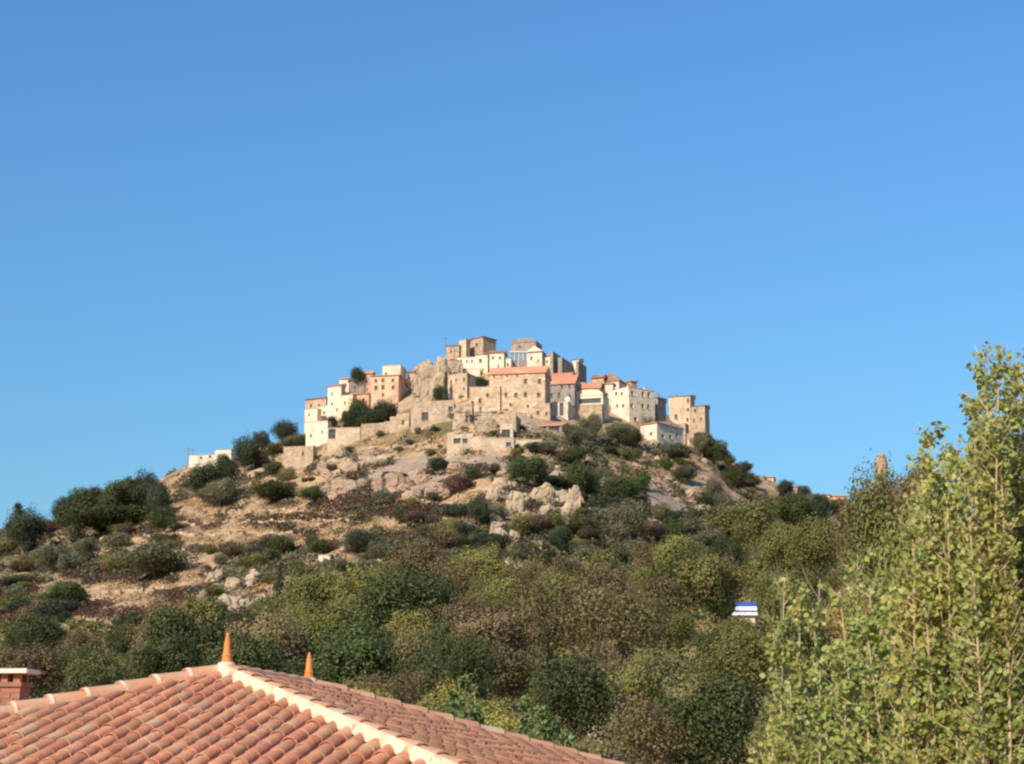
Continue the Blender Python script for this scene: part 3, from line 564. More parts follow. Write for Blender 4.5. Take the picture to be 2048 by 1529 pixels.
bigrock('crag', 1064, 1110, 965, 1005, 'topmost pale crag in the middle of the hill', 8, M['rock'], .5, amp=.3)
bigrock('crag', 1134, 1162, 975, 1028, 'right pale crag with a sharp sunlit edge above a dark hollow', 9, M['rock'], .5, amp=.3)
bigrock('crag', 430, 480, 1195, 1235, 'grey slanting rock slab in the lower left scrub', 10, M['rock'], .6, amp=.3)
bigrock('crag', 1345, 1410, 1303, 1314, 'pale sloping boulder slab above the dark oak in the lower wood', 12, M['rock'], .5)
bigrock('crag', 1165, 1205, 1452, 1482, 'small sunlit boulder in the gap beside the dark round oak', 13, M['rock'], .6)
MARK = [(610, 830, 'the far left houses of the village'), (770, 780, 'the large orange house'), (855, 760, 'the great rock'), (1035, 790, 'the big stone building'), (740, 830, 'the big dark green clump'),
        (1100, 860, 'the red roofed shed'), (1265, 810, 'the large cream house'), (1325, 870, 'the small pale gabled house'), (1380, 830, 'the golden end house'), (600, 908, 'the square stone hut'),
        (420, 918, 'the long white building'), (925, 888, 'the roofless pale building'), (1000, 890, 'the long garden wall'), (1050, 935, 'the fresh green tree in mid hill'), (1085, 985, 'the pale crags'), (780, 965, 'the long rosy slab'),
        (700, 1010, 'the brown bracken belt'), (900, 1062, 'the right end of the bracken'), (480, 1050, 'the tawny terraces'), (230, 980, 'the left skyline clump'), (50, 1050, 'the spiky skyline tree'), (1340, 1000, 'the reddish scree'),
        (1435, 905, 'the bulging shoulder tree'), (1550, 965, 'the roofs beyond the right shoulder'), (1605, 1020, 'the dark oak on the shoulder'), (1258, 1040, 'the large grey-green mid hill tree'), (1075, 1095, 'the ruined pillar'), (648, 1115, 'the tiny white hut'),
        (310, 1117, 'the long grey-brown thicket'), (455, 1215, 'the grey slab'), (620, 1190, 'the rosy boulders above the left wood'), (137, 1182, 'the green bush in the bracken'), (1490, 1220, 'the striped kiosk'), (960, 1150, 'the yellow-green tree'),
        (1175, 1230, 'the wide brown trees'), (1375, 1312, 'the pale boulder slab'), (455, 1300, 'the near finial'), (622, 1325, 'the far finial'), (30, 1340, 'the brick chimney'), (1145, 1390, 'the dark round oak'), (1420, 1450, 'the broad dark oak'),
        (1000, 1420, 'the bright green saplings'), (190, 1340, 'the olive tree behind the roof'), (838, 1120, 'the tall brownish tree'), (1700, 1300, 'the lowest poplar'), (1860, 1100, 'the middle poplar'), (110, 1110, 'the pale grey far left trees'), (360, 1190, 'the lower left bracken'),
        (1415, 1160, 'the large olive-green oak'), (1560, 1140, 'the dark-sided oak'), (700, 1080, 'the spreading tree by the field')]
USED = set()
def where(px, py, what, wpx, big, small):
    size = 'large ' if wpx > big else 'small ' if wpx < small else ''
    ms = sorted(MARK, key=lambda m: math.hypot(m[0] - px, (m[1] - py) * 1.3))
    for m in ms[:10]:
        dx, dy = px - m[0], py - m[1]; d = math.hypot(dx, dy * 1.3)
        q = 'just ' if d < 38 else '' if d < 85 else 'well '
        if abs(dy) * 2.2 < abs(dx): rel = q + ('right of' if dx > 0 else 'left of')
        elif abs(dx) * 2.2 < abs(dy): rel = q + ('below' if dy > 0 else 'above')
        else: rel = q + ('below' if dy > 0 else 'above') + ' and ' + ('right of' if dx > 0 else 'left of')
        lb = f'{size}{what} {rel} {m[2]}'
        if lb not in USED: USED.add(lb); return lb, None
    m = ms[0]
    return f'{size}{what} near {m[2]}', f'{size}{what}s near {m[2]}'
def scatter_rocks(n, x0, x1, y0, y1, w0, w1, what, group, meshes=RK, lean=0.3, asp=(.6, 1.2)):
    for _ in range(n):
        wv_ = rnd.uniform(w0, w1); x = rnd.uniform(x0, x1); y = rnd.uniform(y0, y1)
        lb, g = where(x, y, what, wv_, 26, 13)
        rock(x, y, wv_, wv_ * rnd.uniform(*asp), lb, group, meshes, lean)
for o_ in bpy.data.objects:
    if o_.get('label', '').startswith('pale sloping boulder'): o_.rotation_euler.y = -.5
scatter_rocks(44, 625, 925, 935, 1000, 12, 42, 'rosy boulder', 'boulders of the long rosy slab', RP, .5, (.35, .7))
scatter_rocks(62, 985, 1175, 950, 1085, 10, 38, 'pale jagged boulder', 'boulders around the pale crags', RK, .5, (.5, 1.2))
scatter_rocks(34, 405, 525, 1150, 1250, 10, 38, 'grey slanting boulder', 'boulders of the lower left scrub', RK, .6, (.4, 1))
scatter_rocks(24, 560, 680, 1150, 1232, 10, 30, 'rosy boulder', 'rosy boulders above the left wood', RP, .5)
scatter_rocks(40, 1290, 1430, 955, 1070, 8, 24, 'reddish boulder', 'reddish boulders of the scree', RP, .2, (.4, .9))
scatter_rocks(22, 640, 1240, 895, 945, 8, 24, 'pale boulder', 'boulders below the garden walls', RK, .2, (.4, .8))
scatter_rocks(20, 915, 1060, 815, 870, 6, 16, 'pale boulder', 'boulders below the stone building', RK, .2, (.4, .8))
scatter_rocks(12, 840, 930, 775, 805, 8, 16, 'grey boulder', 'boulders at the foot of the great rock', RK, .2, (.5, .9))
scatter_rocks(24, 240, 620, 930, 1130, 6, 16, 'flat pale stone', 'stones on the tawny terraces', RP, .2, (.3, .6))
scatter_rocks(14, 940, 1080, 1040, 1180, 12, 30, 'pale boulder', 'boulders above the middle wood', RK, .3)
scatter_rocks(12, 200, 420, 1200, 1260, 8, 24, 'low rosy stone', 'stones in the lower left bracken', RP, .2, (.4, .7))
scatter_rocks(14, 1280, 1480, 890, 930, 8, 20, 'pale stone', 'stones under the right end of the village', RK, .2, (.5, .9))
scatter_rocks(8, 160, 260, 1050, 1110, 8, 16, 'pale stone', 'stones on the far left slope', RK, .2)

# ------------------------------------------------------------------ crowns and trees
def terrace(x0, y0, x1, y1, label, hgt=.7, m='stone'):
    n = max(6, int((x1 - x0) / 5)); r = random.Random(int(x0 + y0 * 3)); P = [hit(x0 + (x1 - x0) * k / n, y0 + (y1 - y0) * k / n + 2 * math.sin(k * .7)) for k in range(n + 1)]
    # keep a smooth line over the ground
    Q = [(P[max(k - 1, 0)] + P[k] + P[min(k + 1, n)]) / 3 for k in range(n + 1)]
    e = empty('terrace_wall', Q[0], label, 'wall'); e['kind'] = 'thing'; g = MB()
    for k in range(n):
        if r.random() < .1: continue
        a, b = Q[k] - Q[0], Q[k + 1] - Q[0]; za, zb2 = float(H(Q[k].x, Q[k].y)) - Q[0].z, float(H(Q[k + 1].x, Q[k + 1].y)) - Q[0].z
        h0 = hgt * r.uniform(.6, 1.2); th = Vector((0, .5, 0)); a.z = za - .4; b.z = zb2 - .4; up = Vector((0, 0, h0 + .4)); up2 = Vector((0, 0, h0 * r.uniform(.85, 1.1) + .4))
        b2 = a.lerp(b, .985); g.hexa([a, b2, b2 + th, a + th, a + up, b2 + up2, b2 + th + up2, a + th + up])
    g.build('dry_stones', [M[m]], e)['kind'] = 'stuff'
TW = 'low dry stone wall '
for q_ in ((300, 1032, 600, 1024, TW + 'along the upper edge of the tawny terraces'), (330, 1052, 700, 1046, TW + 'across the middle of the tawny terraces'), (285, 1074, 590, 1072, TW + 'along the lower edge of the tawny terraces'),
           (430, 1008, 620, 1002, TW + 'above the tawny terraces, below the long dark bush'), (720, 900, 890, 894, TW + 'on the bank left of the roofless pale building'), (1120, 892, 1280, 886, TW + 'under the grey olive trees of the village'),
           (1280, 930, 1420, 926, TW + 'under the right end of the village'), (200, 1190, 330, 1184, TW + 'in the bare patch of the lower left slope'), (640, 925, 800, 918, TW + 'right of the square stone hut'), (960, 952, 1010, 948, TW + 'left of the fresh green tree in mid hill')):
    terrace(*q_)

def leafcloud(P, Nn, size, rs):
    """one folded leaf-clump quad per point"""
    n = len(P); a = rs.normal(size=(n, 3)); Nn = Nn / np.linalg.norm(Nn, axis=1, keepdims=True)
    t = np.cross(Nn, a); t /= np.linalg.norm(t, axis=1, keepdims=True); b = np.cross(Nn, t)
    s = size * rs.uniform(.6, 1.4, (n, 1))
    V = np.stack([P - t * s, P - b * s * .6 + Nn * s * .15, P + t * s, P + b * s * .6 - Nn * s * .1], 1).reshape(-1, 3)
    return V, np.arange(4 * n).reshape(n, 4)
def crownmesh(name, n, lobes, size, seed, m, flat=.8, lr=(.26, .46), open_=0.0, cone=False):
    rs = np.random.RandomState(seed)
    d = rs.normal(size=(lobes, 3)); d /= np.linalg.norm(d, axis=1, keepdims=True)
    rad = rs.uniform(lr[0], lr[1], lobes); C_ = d * ((1 - rad) * rs.uniform(.55, 1.0, lobes))[:, None]
    C_[:, 2] = C_[:, 2] * flat + .03
    if cone:
        z = rs.uniform(-.9, .85, lobes); r_ = .42 * (1 - (z + .9) / 1.9); an = rs.uniform(0, 6.28, lobes)
        C_ = np.stack([np.cos(an) * r_, np.sin(an) * r_, z], 1); rad = .13 + .16 * (1 - (z + .9) / 1.9)
    w_ = rad ** 2; k = rs.choice(lobes, n, p=w_ / w_.sum())
    dd = rs.normal(size=(n, 3)); dd[:, 2] += .25; dd /= np.linalg.norm(dd, axis=1, keepdims=True)
    rr = rad[k] * np.clip(rs.normal(.93, .13, n), .3, 1.35)
    P = C_[k] + dd * rr[:, None]
    # uneven outline: bulges and bites of the whole crown
    q_ = P / np.maximum(np.linalg.norm(P, axis=1, keepdims=True), 1e-6)
    ph = rs.uniform(0, 6.28, 6); bul = .13 * np.sin(3.1 * q_[:, 0] + ph[0]) * np.cos(2.7 * q_[:, 1] + ph[1]) + .10 * np.sin(5.3 * q_[:, 2] + 3 * q_[:, 0] + ph[2]) + .07 * np.sin(8 * q_[:, 1] + 6 * q_[:, 2] + ph[3])
    if not cone: P = P * (1 + bul)[:, None]
    # ragged sprays
    sp = rs.rand(n) < .06; P[sp] *= rs.uniform(1.02, 1.16, (sp.sum(), 1))
    N_ = dd + rs.normal(size=(n, 3)) * .42
    V, Fc = leafcloud(P, N_, size, rs)
    o = mk(name, V, Fc, m); me = o.data
    tone = rs.rand(lobes)[k] * .45 + rs.rand(n) * .55
    a = me.attributes.new('rnd', 'FLOAT', 'POINT'); a.data.foreach_set('value', np.repeat(tone, 4).astype(np.float32))
    bpy.data.objects.remove(o); return me
CR = [crownmesh('crown', 12000, 22 + 9 * i, .031, 20 + i, None, .8, (.2, .44)) for i in range(6)]
CRT = [crownmesh('crown', 4200, 34, .030, 40 + i, None, .85, (.2, .4)) for i in range(3)]     # thin crowns
SH = [crownmesh('shrub', 3600, 18, .048, 60 + i, None, .7) for i in range(4)]
CN = [crownmesh('crown', 5000, 60, .04, 80 + i, None, cone=True) for i in range(2)]
for me in CR + CRT + SH + CN: me.materials.clear(); me.materials.append(M['f_oak'])
def trunkmesh(seed, limbs=7):
    r = random.Random(seed); t = MB(); pts = [Vector((0, 0, -1.0))]
    for k in range(4): pts.append(pts[-1] + Vector((r.uniform(-.05, .05), r.uniform(-.05, .05), .32)))
    t.tube(pts, [.085, .065, .055, .045, .03], 7)
    for k in range(limbs):
        b = pts[r.choice((2, 3, 3, 4))]; an = r.uniform(0, 6.28); L_ = r.uniform(.5, .85); up = r.uniform(.3, .9)
        q = [b, b + Vector((math.cos(an) * .35 * L_, math.sin(an) * .35 * L_, .25 * up)), b + Vector((math.cos(an) * .8 * L_, math.sin(an) * .8 * L_, .65 * up + .05))]
        t.tube(q, [.03, .02, .008], 5)
    o = t.build('trunk', [M['bark']], smooth=True); me = o.data; bpy.data.objects.remove(o); return me
TK = [trunkmesh(i) for i in range(4)]
def setmat(o, m):
    o.material_slots[0].link = 'OBJECT'; o.material_slots[0].material = m
def tree(x0, x1, y0, y1, kind, label, group=None, Y=None, thin=False, cone=False, name='tree', cat='tree', base=None):
    if Y is None: y1 += (y1 - y0) * .12
    pxc = (x0 + x1) / 2
    if Y is None: Y = hit(pxc, base or y1).y
    c = at(pxc, (y0 + y1) / 2, Y); gz = float(H(c.x, c.y)); k = Y / F
    if Y < 50: gz = -3.2
    e = empty(name, Vector((c.x, c.y, gz)), label, cat, group)
    cr = bpy.data.objects.new('crown', rnd.choice(CN if cone else CRT if thin else CR)); COL.objects.link(cr); cr.parent = e
    sx, sz = (x1 - x0) * k / 2, (y1 - y0) * k / 2
    if cone: sx *= 1.7
    cr.location = (0, 0, c.z - gz); cr.scale = (sx * 1.04, sx * rnd.uniform(.85, 1.05), sz * 1.06); cr.rotation_euler = (0, 0, rnd.uniform(0, 6.28)) if not cone else (0, 0, 0)
    if not cone: cr.scale = (sx * 1.04, sx * 1.04, sz * 1.06)
    setmat(cr, M['f_' + kind])
    tr = bpy.data.objects.new('trunk', rnd.choice(TK)); COL.objects.link(tr); tr.parent = e
    hz = max(c.z - gz + sz * .4, .5) / 1.95; tw_ = min(sx, sz) * .9; tr.scale = (tw_, tw_, hz); tr.location = (0, 0, hz - .1)
    tr.rotation_euler = (0, 0, rnd.uniform(0, 6.28))
    return e
def shrub(px, py, wpx, hpx, kind, label, group, name='shrub'):
    p = hit(px, py); k = p.y / F
    o = bpy.data.objects.new(name, rnd.choice(SH)); COL.objects.link(o)
    o.scale = (wpx * k / 2, wpx * k / 2, hpx * k * .62); o.location = p + Vector((0, 0, hpx * k * .38)); o.rotation_euler = (0, 0, rnd.uniform(0, 6.28))
    setmat(o, M['f_' + kind]); return tag(o, label, 'shrub', group)

T = tree
# skyline and village trees
T(0, 98, 1012, 1098, 'dark', 'spiky dark tree on the skyline at the far left edge, under the lone mast', thin=False)
T(10, 60, 1006, 1070, 'dark', 'pointed dark treetop rising out of the far left skyline tree', cone=True)
T(98, 160, 984, 1050, 'dark', 'round dark tree second from the left on the skyline')
T(140, 235, 962, 1050, 'oak', 'dark green tree in the left skyline clump, lower half of the rise')
T(110, 330, 1000, 1062, 'oak', 'low wide dark thicket along the foot of the left skyline clump')
T(120, 200, 975, 1050, 'dark', 'dark tree filling the gap between the left skyline trees')
T(290, 345, 955, 1035, 'dark', 'dark low tree at the foot of the left skyline clump, beside the bare field')
T(190, 290, 948, 1048, 'oak', 'broad dark tree in the middle of the left skyline clump')
T(245, 325, 934, 1030, 'dark', 'highest tree at the right end of the left skyline clump, beside the bare field')
T(285, 370, 1008, 1062, 'green', 'fresh green bush-like tree just below the left skyline clump')
T(362, 470, 918, 1000, 'dark', 'dark tree right of the bare field, below the long white building')
T(455, 527, 866, 940, 'dark', 'tall dark round tree right of the long white building')
T(400, 480, 950, 1010, 'grey', 'grey-green tree below the dark trees by the long white building')
T(425, 480, 905, 965, 'dark', 'dark tree hiding the right foot of the long white building')
T(500, 548, 858, 905, 'dark', 'small dark tree between the tall dark round tree and the skyline tree')
T(538, 606, 838, 885, 'dark', 'round dark tree on the skyline left of the village')
T(560, 634, 866, 896, 'grey', 'grey rounded bush just above the square stone hut')
T(697, 735, 730, 772, 'dark', 'dark treetop rising behind the white-cream house on the left of the village', Y=None, base=800)
T(678, 760, 806, 858, 'dark', 'left tree of the big dark green clump below the orange house')
T(735, 806, 796, 852, 'dark', 'right tree of the big dark green clump below the orange house')
T(700, 790, 826, 862, 'oak', 'lower front tree of the big dark green clump below the orange house')
T(690, 745, 788, 850, 'oak', 'topmost tree of the big dark green clump, beside the small pink house')
T(755, 800, 806, 850, 'oak', 'tree at the back right of the big dark green clump, under the orange house')
T(672, 720, 820, 862, 'oak', 'leftmost low tree of the big dark green clump below the orange house')
T(646, 680, 828, 860, 'dark', 'small round dark tree in front of the low cream blocks')
T(862, 898, 768, 806, 'dark', 'dark olive tree in the shade below the great rock')
T(884, 898, 742, 806, 'dark', 'slim dark cypress between the great rock and the ochre house', cone=True, name='cypress')
T(905, 918, 756, 800, 'dark', 'small dark cypress in front of the tall ochre house', cone=True, name='cypress')
T(946, 980, 750, 782, 'dark', 'dark bush filling the hollow left of the big stone building', base=806)
T(948, 975, 778, 800, 'dark', 'low dark bush at the corner between the ochre house and the gold wing', base=812)
T(957, 965, 782, 816, 'oak', 'narrow climbing bush against the gold wing', cone=True, name='cypress')
T(1150, 1215, 824, 885, 'grey', 'grey olive tree in front of the arched cream building')
T(1120, 1175, 845, 895, 'grey', 'grey olive tree right of the little red roofed shed')
T(1200, 1270, 838, 885, 'grey', 'grey olive tree below the large cream house')
T(1235, 1290, 850, 895, 'oak', 'darker olive tree left of the small pale gabled house')
T(1275, 1312, 826, 862, 'brown', 'thin brown tree in front of the right wall of the large cream house', thin=True)
T(1378, 1430, 862, 912, 'grey', 'grey bush right of the ochre hut under the village end')
T(1395, 1468, 876, 928, 'oak', 'large rounded tree bulging over the right shoulder against the sky')
T(1310, 1400, 888, 920, 'grey', 'low spreading grey bush below the small pale gabled house')
T(1470, 1508, 920, 948, 'dark', 'small dark treetop on the right shoulder skyline')
T(1548, 1592, 958, 1000, 'dark', 'small dark tree between the first two roofs beyond the right shoulder')
T(1600, 1668, 985, 1062, 'dark', 'tree with deep shade put into its dark foliage at the right foot of the shoulder')  # dark foliage set here to give the shading of the cliff
T(1590, 1625, 966, 1000, 'dark', 'dark round treetop in front of the roofs beyond the right shoulder')
T(1005, 1100, 902, 968, 'green', 'fresh dark green tree just below the thin pale wall in the middle')
T(1120, 1200, 916, 985, 'oak', 'dark ragged tree right of the fresh green tree in the middle')
T(1060, 1140, 946, 975, 'dark', 'deep blue-green bush in the shadow right below the fresh green tree')
T(930, 985, 990, 1046, 'dark', 'dark green tree left of the pale crags')
T(850, 905, 910, 946, 'dark', 'dark bush below the roofless pale building')
T(1195, 1300, 950, 1004, 'green', 'wide fresh green tree right of the pale crags')
T(1205, 1312, 996, 1082, 'grey', 'large grey-green rounded tree in mid hill on the right')
T(1340, 1400, 925, 965, 'dark', 'dark bush above the reddish scree')
T(1400, 1450, 955, 1005, 'grey', 'grey bush at the right edge of the reddish scree')
T(1440, 1500, 930, 980, 'oak', 'dark tree on the right shoulder below the rounded tree')
T(1305, 1365, 1024, 1052, 'dark', 'low dark bush at the foot of the reddish scree')
T(480, 605, 956, 1004, 'oak', 'long dark bush on the slope below the square stone hut')
T(590, 660, 970, 1004, 'green', 'fresh green bush right of the long dark bush on the slope')
T(605, 652, 1068, 1112, 'green', 'round green bush at the lower edge of the tawny field')
T(680, 760, 1054, 1106, 'dark', 'dark spreading tree at the right end of the tawny field')
T(220, 400, 1082, 1152, 'grey', 'long grey-brown thicket tree left of centre below the tawny field')
T(60, 150, 1082, 1142, 'grey', 'pale grey rounded tree on the far left slope')
T(140, 205, 1070, 1120, 'grey', 'smaller grey rounded tree beside the pale grey one on the far left slope')
T(90, 185, 1158, 1206, 'green', 'fresh green bush in the brown bracken of the lower left')
T(940, 1035, 1062, 1110, 'dark', 'dark tree below the pale crags, above the yellow tree')
T(1090, 1150, 1044, 1100, 'dark', 'almost black bush added for the rock shadow below the pale crags')  # dark foliage added in place of the shadow among the rocks
T(545, 572, 1130, 1192, 'dark', 'slim dark cypress-like tree above the left wood', cone=True, name='cypress')
# trees of the lower wood that stand out
T(880, 1040, 1096, 1200, 'yellow', 'yellow-green tree in the middle wood below the dark one')
T(770, 905, 1062, 1190, 'brown', 'tall brownish tree at the upper edge of the middle wood')
T(700, 960, 1140, 1290, 'oak', 'large dark oak in the middle wood, left of the brown trees')
T(580, 740, 1200, 1350, 'olive', 'bright olive-green tree behind the two orange finials')
T(745, 890, 1212, 1330, 'yellow', 'yellowish olive tree left of the wide brown trees')
T(1000, 1190, 1130, 1330, 'brown', 'wide brown half-bare tree left of the pair in the centre of the wood', thin=True)
T(1130, 1350, 1140, 1340, 'brown', 'wide brown half-bare tree right of the pair in the centre of the wood', thin=True)
T(1330, 1505, 1092, 1230, 'olive', 'large olive-green oak above the striped kiosk')
T(1480, 1640, 1068, 1220, 'olive', 'large dark-sided oak right above the striped kiosk')
T(1400, 1570, 985, 1100, 'olive', 'ragged brownish oak on the right shoulder')
T(1530, 1640, 975, 1070, 'oak', 'dark oak covering the shaded outcrop on the right shoulder')
T(880, 1005, 1262, 1400, 'oak', 'dark green tree right behind the tiled roof, above the saplings', Y=100)
T(700, 890, 1320, 1450, 'brown', 'brown thin bush directly behind the right slope of the tiled roof', Y=95, thin=True)
T(1048, 1242, 1290, 1495, 'oak', 'dark round oak with its trunk showing beside the sunlit boulder', Y=88)
T(1225, 1345, 1290, 1560, 'olive', 'pale olive-green tree between the two dark oaks', Y=90)
T(1300, 1545, 1345, 1600, 'oak', 'broad dark oak at the bottom right of the wood', Y=80)
T(1385, 1580, 1240, 1420, 'olive', 'olive-green tree below the striped kiosk', Y=110)
T(1545, 1700, 1180, 1400, 'oak', 'dark tree right of the striped kiosk, behind the poplars', Y=105)
T(1655, 1790, 960, 1200, 'brown', 'ragged brownish tree on the right skyline, left of the pale rock stub', Y=80)
T(1560, 1710, 1015, 1170, 'olive', 'olive-green tree rising to the right above the dark-sided oak', Y=190)
T(1500, 1620, 1040, 1150, 'olive', 'low olive-green tree between the shoulder oak and the dark-sided oak', Y=215)
T(1425, 1525, 1227, 1310, 'olive', 'small olive-green tree hiding the foot of the striped kiosk', Y=150)
T(1672, 1860, 918, 1230, 'olive', 'tall olive-brown tree on the right skyline below the pale rock stub', Y=75)
T(1775, 1900, 905, 1150, 'brown', 'brownish treetop right of the pale rock stub on the right skyline', Y=72)
T(1735, 1960, 955, 1400, 'olive', 'broad olive-green tree behind the poplars at the right', Y=70)
T(1640, 1760, 1140, 1330, 'rust', 'rust-coloured tree behind the left poplar', Y=60, thin=True)
T(1850, 2100, 1060, 1600, 'oak', 'dark leafy tree behind the tallest poplar at the right edge', Y=45)
T(0, 62, 1248, 1310, 'green', 'blue-green bush at the left edge above the brick chimney', Y=120)
T(120, 262, 1290, 1420, 'olive', 'olive-green tree behind the left hip of the tiled roof', Y=95)
T(250, 420, 1262, 1420, 'oak', 'dark brownish tree behind the left hip of the tiled roof', Y=100)
T(-30, 130, 1268, 1430, 'brown', 'brownish tree behind the brick chimney', Y=100)
T(400, 585, 1250, 1420, 'oak', 'grey-green oak right behind the near finial', Y=100)

# scattered wood
def line(px): return float(np.interp(px, [-60, 420, 560, 700, 900, 1200, 1400, 1560, 1700, 2100], [1262, 1275, 1215, 1160, 1150, 1125, 1085, 1060, 1040, 1100]))
WOODK = ['oak', 'olive', 'oak', 'brown', 'oak', 'oak', 'green', 'olive', 'yellow', 'green', 'brown']
nm_ = {'oak': 'dark green', 'olive': 'olive-green', 'brown': 'brownish', 'yellow': 'yellowish', 'green': 'fresh green', 'grey': 'grey-green', 'dark': 'very dark', 'purple': 'purplish brown', 'rust': 'rusty'}
py = 1090
while py < 1560:
    px = -40 + rnd.uniform(0, 50)
    step = 70 + (py - 1090) * .07
    while px < 2080:
        x, y = px + rnd.uniform(-22, 22), py + rnd.uniform(-12, 12)
        if y > line(x) + 15:
            Yh = hit(x, y + 30).y; d_ = rnd.uniform(4.4, 8.6) * (0.72 if Yh < 130 else 1.0); wp = d_ / Yh * F; hp = wp * rnd.uniform(.75, 1.05)
            kd = rnd.choice(WOODK)
            if 1030 < x < 1255 and y > 1275: px += step; continue
            if 1285 < x < 1560 and y > 1315: px += step; continue
            if 940 < x < 1340 and 1120 < y < 1320: kd = rnd.choice(['brown', 'brown', 'olive'])
            if x < 560: kd = rnd.choice(['oak', 'brown', 'olive', 'oak', 'brown'])
            if 560 < x < 740 and 1190 < y < 1340: kd = 'olive'
            side = 'left' if x < 600 else 'middle' if x < 1250 else 'right'; lvl = 'upper' if y < 1280 else 'lower'
            if 1440 < x < 1540 and 1190 < y < 1330: px += step; continue
            lb, g = where(x, y - hp * .3, nm_[kd] + ' wood tree', wp, 170, 95)
            T(x - wp / 2, x + wp / 2, y + 10 - hp * .8, y + 10 + hp * .2, kd, lb, f'{nm_[kd]} trees of the {lvl} {side} wood', thin=(kd == 'brown' and rnd.random() < .5))
        px += step
    py += 40 + (py - 1090) * .05

# scattered shrubs on the open hill
SHK = ['grey', 'grey', 'oak', 'dark', 'brown', 'purple', 'olive']
ns = 0; tries = 0
while ns < 285 and tries < 6000:
    tries += 1
    x = rnd.uniform(-10, 1700); y = rnd.uniform(850, 1270)
    top = float(np.interp(x, [p[0] for p in SKY], [p[1] for p in SKY]))
    if y < top + 14 or y > line(x) + 20: continue
    if 600 < x < 1400 and y < 905: continue
    f = float(blob(np.array(x), np.array(y), FIELDS)); p_ = .0 if f > .06 else .8
    if blob(np.array(x), np.array(y), ROCKY) > .3: p_ = .25
    if rnd.random() > p_: continue
    kd = rnd.choice(SHK); wp = rnd.uniform(18, 74) * (.8 + .4 * (y - 850) / 400); hp = wp * rnd.uniform(.45, .8)
    zx = 'far left slope' if x < 300 else 'left slope' if x < 640 else 'middle of the hill' if x < 1150 else 'right side of the hill'
    zy = 'high' if y < 960 else 'half way' if y < 1080 else 'low'
    lb, g = where(x, y, nm_[kd] + ' shrub', wp, 46, 24); shrub(x, y, wp, hp, kd, lb, f'{nm_[kd]} shrubs {zy} on the {zx}'); ns += 1

for (x, y) in ((730, 872), (760, 876), (835, 872), (870, 864), (880, 897), (930, 864), (950, 852), (985, 874), (1045, 862), (1040, 907), (1075, 900), (1150, 902), (1180, 897), (1225, 894), (1250, 907), (1330, 907), (1352, 914), (1400, 907),
               (700, 907), (820, 892), (800, 907), (1290, 868), (1270, 864), (1140, 884), (1100, 897), (905, 842), (925, 800), (640, 838), (690, 858), (1215, 862), (860, 838)):
    wp = rnd.uniform(10, 30); kd = rnd.choice(['grey', 'oak', 'dark', 'grey', 'brown']); lb, g = where(x, y, nm_[kd] + ' village shrub', wp, 25, 14)
    shrub(x, y, wp, wp * rnd.uniform(.5, .9), kd, lb, 'shrubs between the village walls')

for _ in range(46):
    x, y = rnd.uniform(1090, 1480), rnd.uniform(905, 1100)
    top = float(np.interp(x, [p[0] for p in SKY], [p[1] for p in SKY]))
    if y < top + 16 or (1290 < x < 1420 and 950 < y < 1050): continue
    wp = rnd.uniform(24, 66); kd = rnd.choice(['dark', 'grey', 'oak', 'grey', 'green']); lb, g = where(x, y, nm_[kd] + ' bush', wp, 50, 30)
    shrub(x, y, wp, wp * rnd.uniform(.55, .85), kd, lb, 'bushes on the right flank of the hill', name='bush')

# ground scrub, bracken and undergrowth: uncountable
def cover(name, n, L, kind, hgt, size, label, seed, reg=(-40, 2100, 850, 1560), under=False):
    rs = np.random.RandomState(seed); pts = []
    X_ = rs.uniform(reg[0], reg[1], n * 14); Yp = rs.uniform(reg[2], reg[3], n * 14)
    m = blob(X_, Yp, L) + .45 * vn(X_ / 26, Yp / 12) if L else vn(X_ / 30, Yp / 14) + .3
    if under: m = np.where(Yp > np.interp(X_, [-60, 420, 560, 700, 900, 1200, 1400, 1560, 1700, 2100], [1252, 1265, 1205, 1150, 1140, 1115, 1075, 1050, 1030, 1090]), m, -1)
    sel = np.nonzero(m > .08)[0][:n]; X_, Yp = X_[sel], Yp[sel]
    # to the ground by marching all at once
    a = (X_ - CX) / F; b = (CY - Yp) / F; d = CP - b * SP; u, v = a / d, (SP + b * CP) / d
    Yd = np.full(len(u), np.nan); alive = np.ones(len(u), bool)
    for Y_ in np.linspace(Y0, R, 420):
        k = np.nonzero(alive)[0]
        if not len(k): break
        h_ = H(u[k] * Y_, np.full(len(k), Y_)) >= v[k] * Y_
        Yd[k[h_]] = Y_; alive[k[h_]] = False
    ok = ~np.isnan(Yd); u, Yd = u[ok], Yd[ok]
    k = 14; u = np.repeat(u, k); Yd = np.repeat(Yd, k)
    X = u * Yd + rs.normal(0, .55, len(u)); Yd = Yd + rs.normal(0, .55, len(u)); Z = H(X, Yd) + rs.uniform(0, hgt, len(u))
    P = np.stack([X, Yd, Z], 1); N_ = rs.normal(size=P.shape); N_[:, 2] = np.abs(N_[:, 2]) + .4
    V, Fc = leafcloud(P, N_, size * np.clip(Yd / 240, .4, 1.3)[:, None], rs); o = mk(name, V, Fc, M['f_' + kind])
    a_ = o.data.attributes.new('rnd', 'FLOAT', 'POINT'); a_.data.foreach_set('value', np.repeat(rs.rand(len(P)), 4).astype(np.float32))
    return tag(o, label, name.replace('_', ' '), kind='stuff')
cover('bracken', 11000, PURPLE, 'purple', .4, .17, 'low purple-brown bracken covering patches of the open slopes', 5, (-40, 1250, 930, 1270))
cover('low_scrub', 4500, GREEN, 'grey', .9, .22, 'low grey-green scrub growing between the shrubs and rocks of the hill', 6, (-40, 1900, 870, 1200))
cover('undergrowth', 7500, None, 'olive', 1.6, .26, 'tangled olive-green undergrowth filling the ground under the wood', 8, (-40, 2100, 1120, 1550), True)
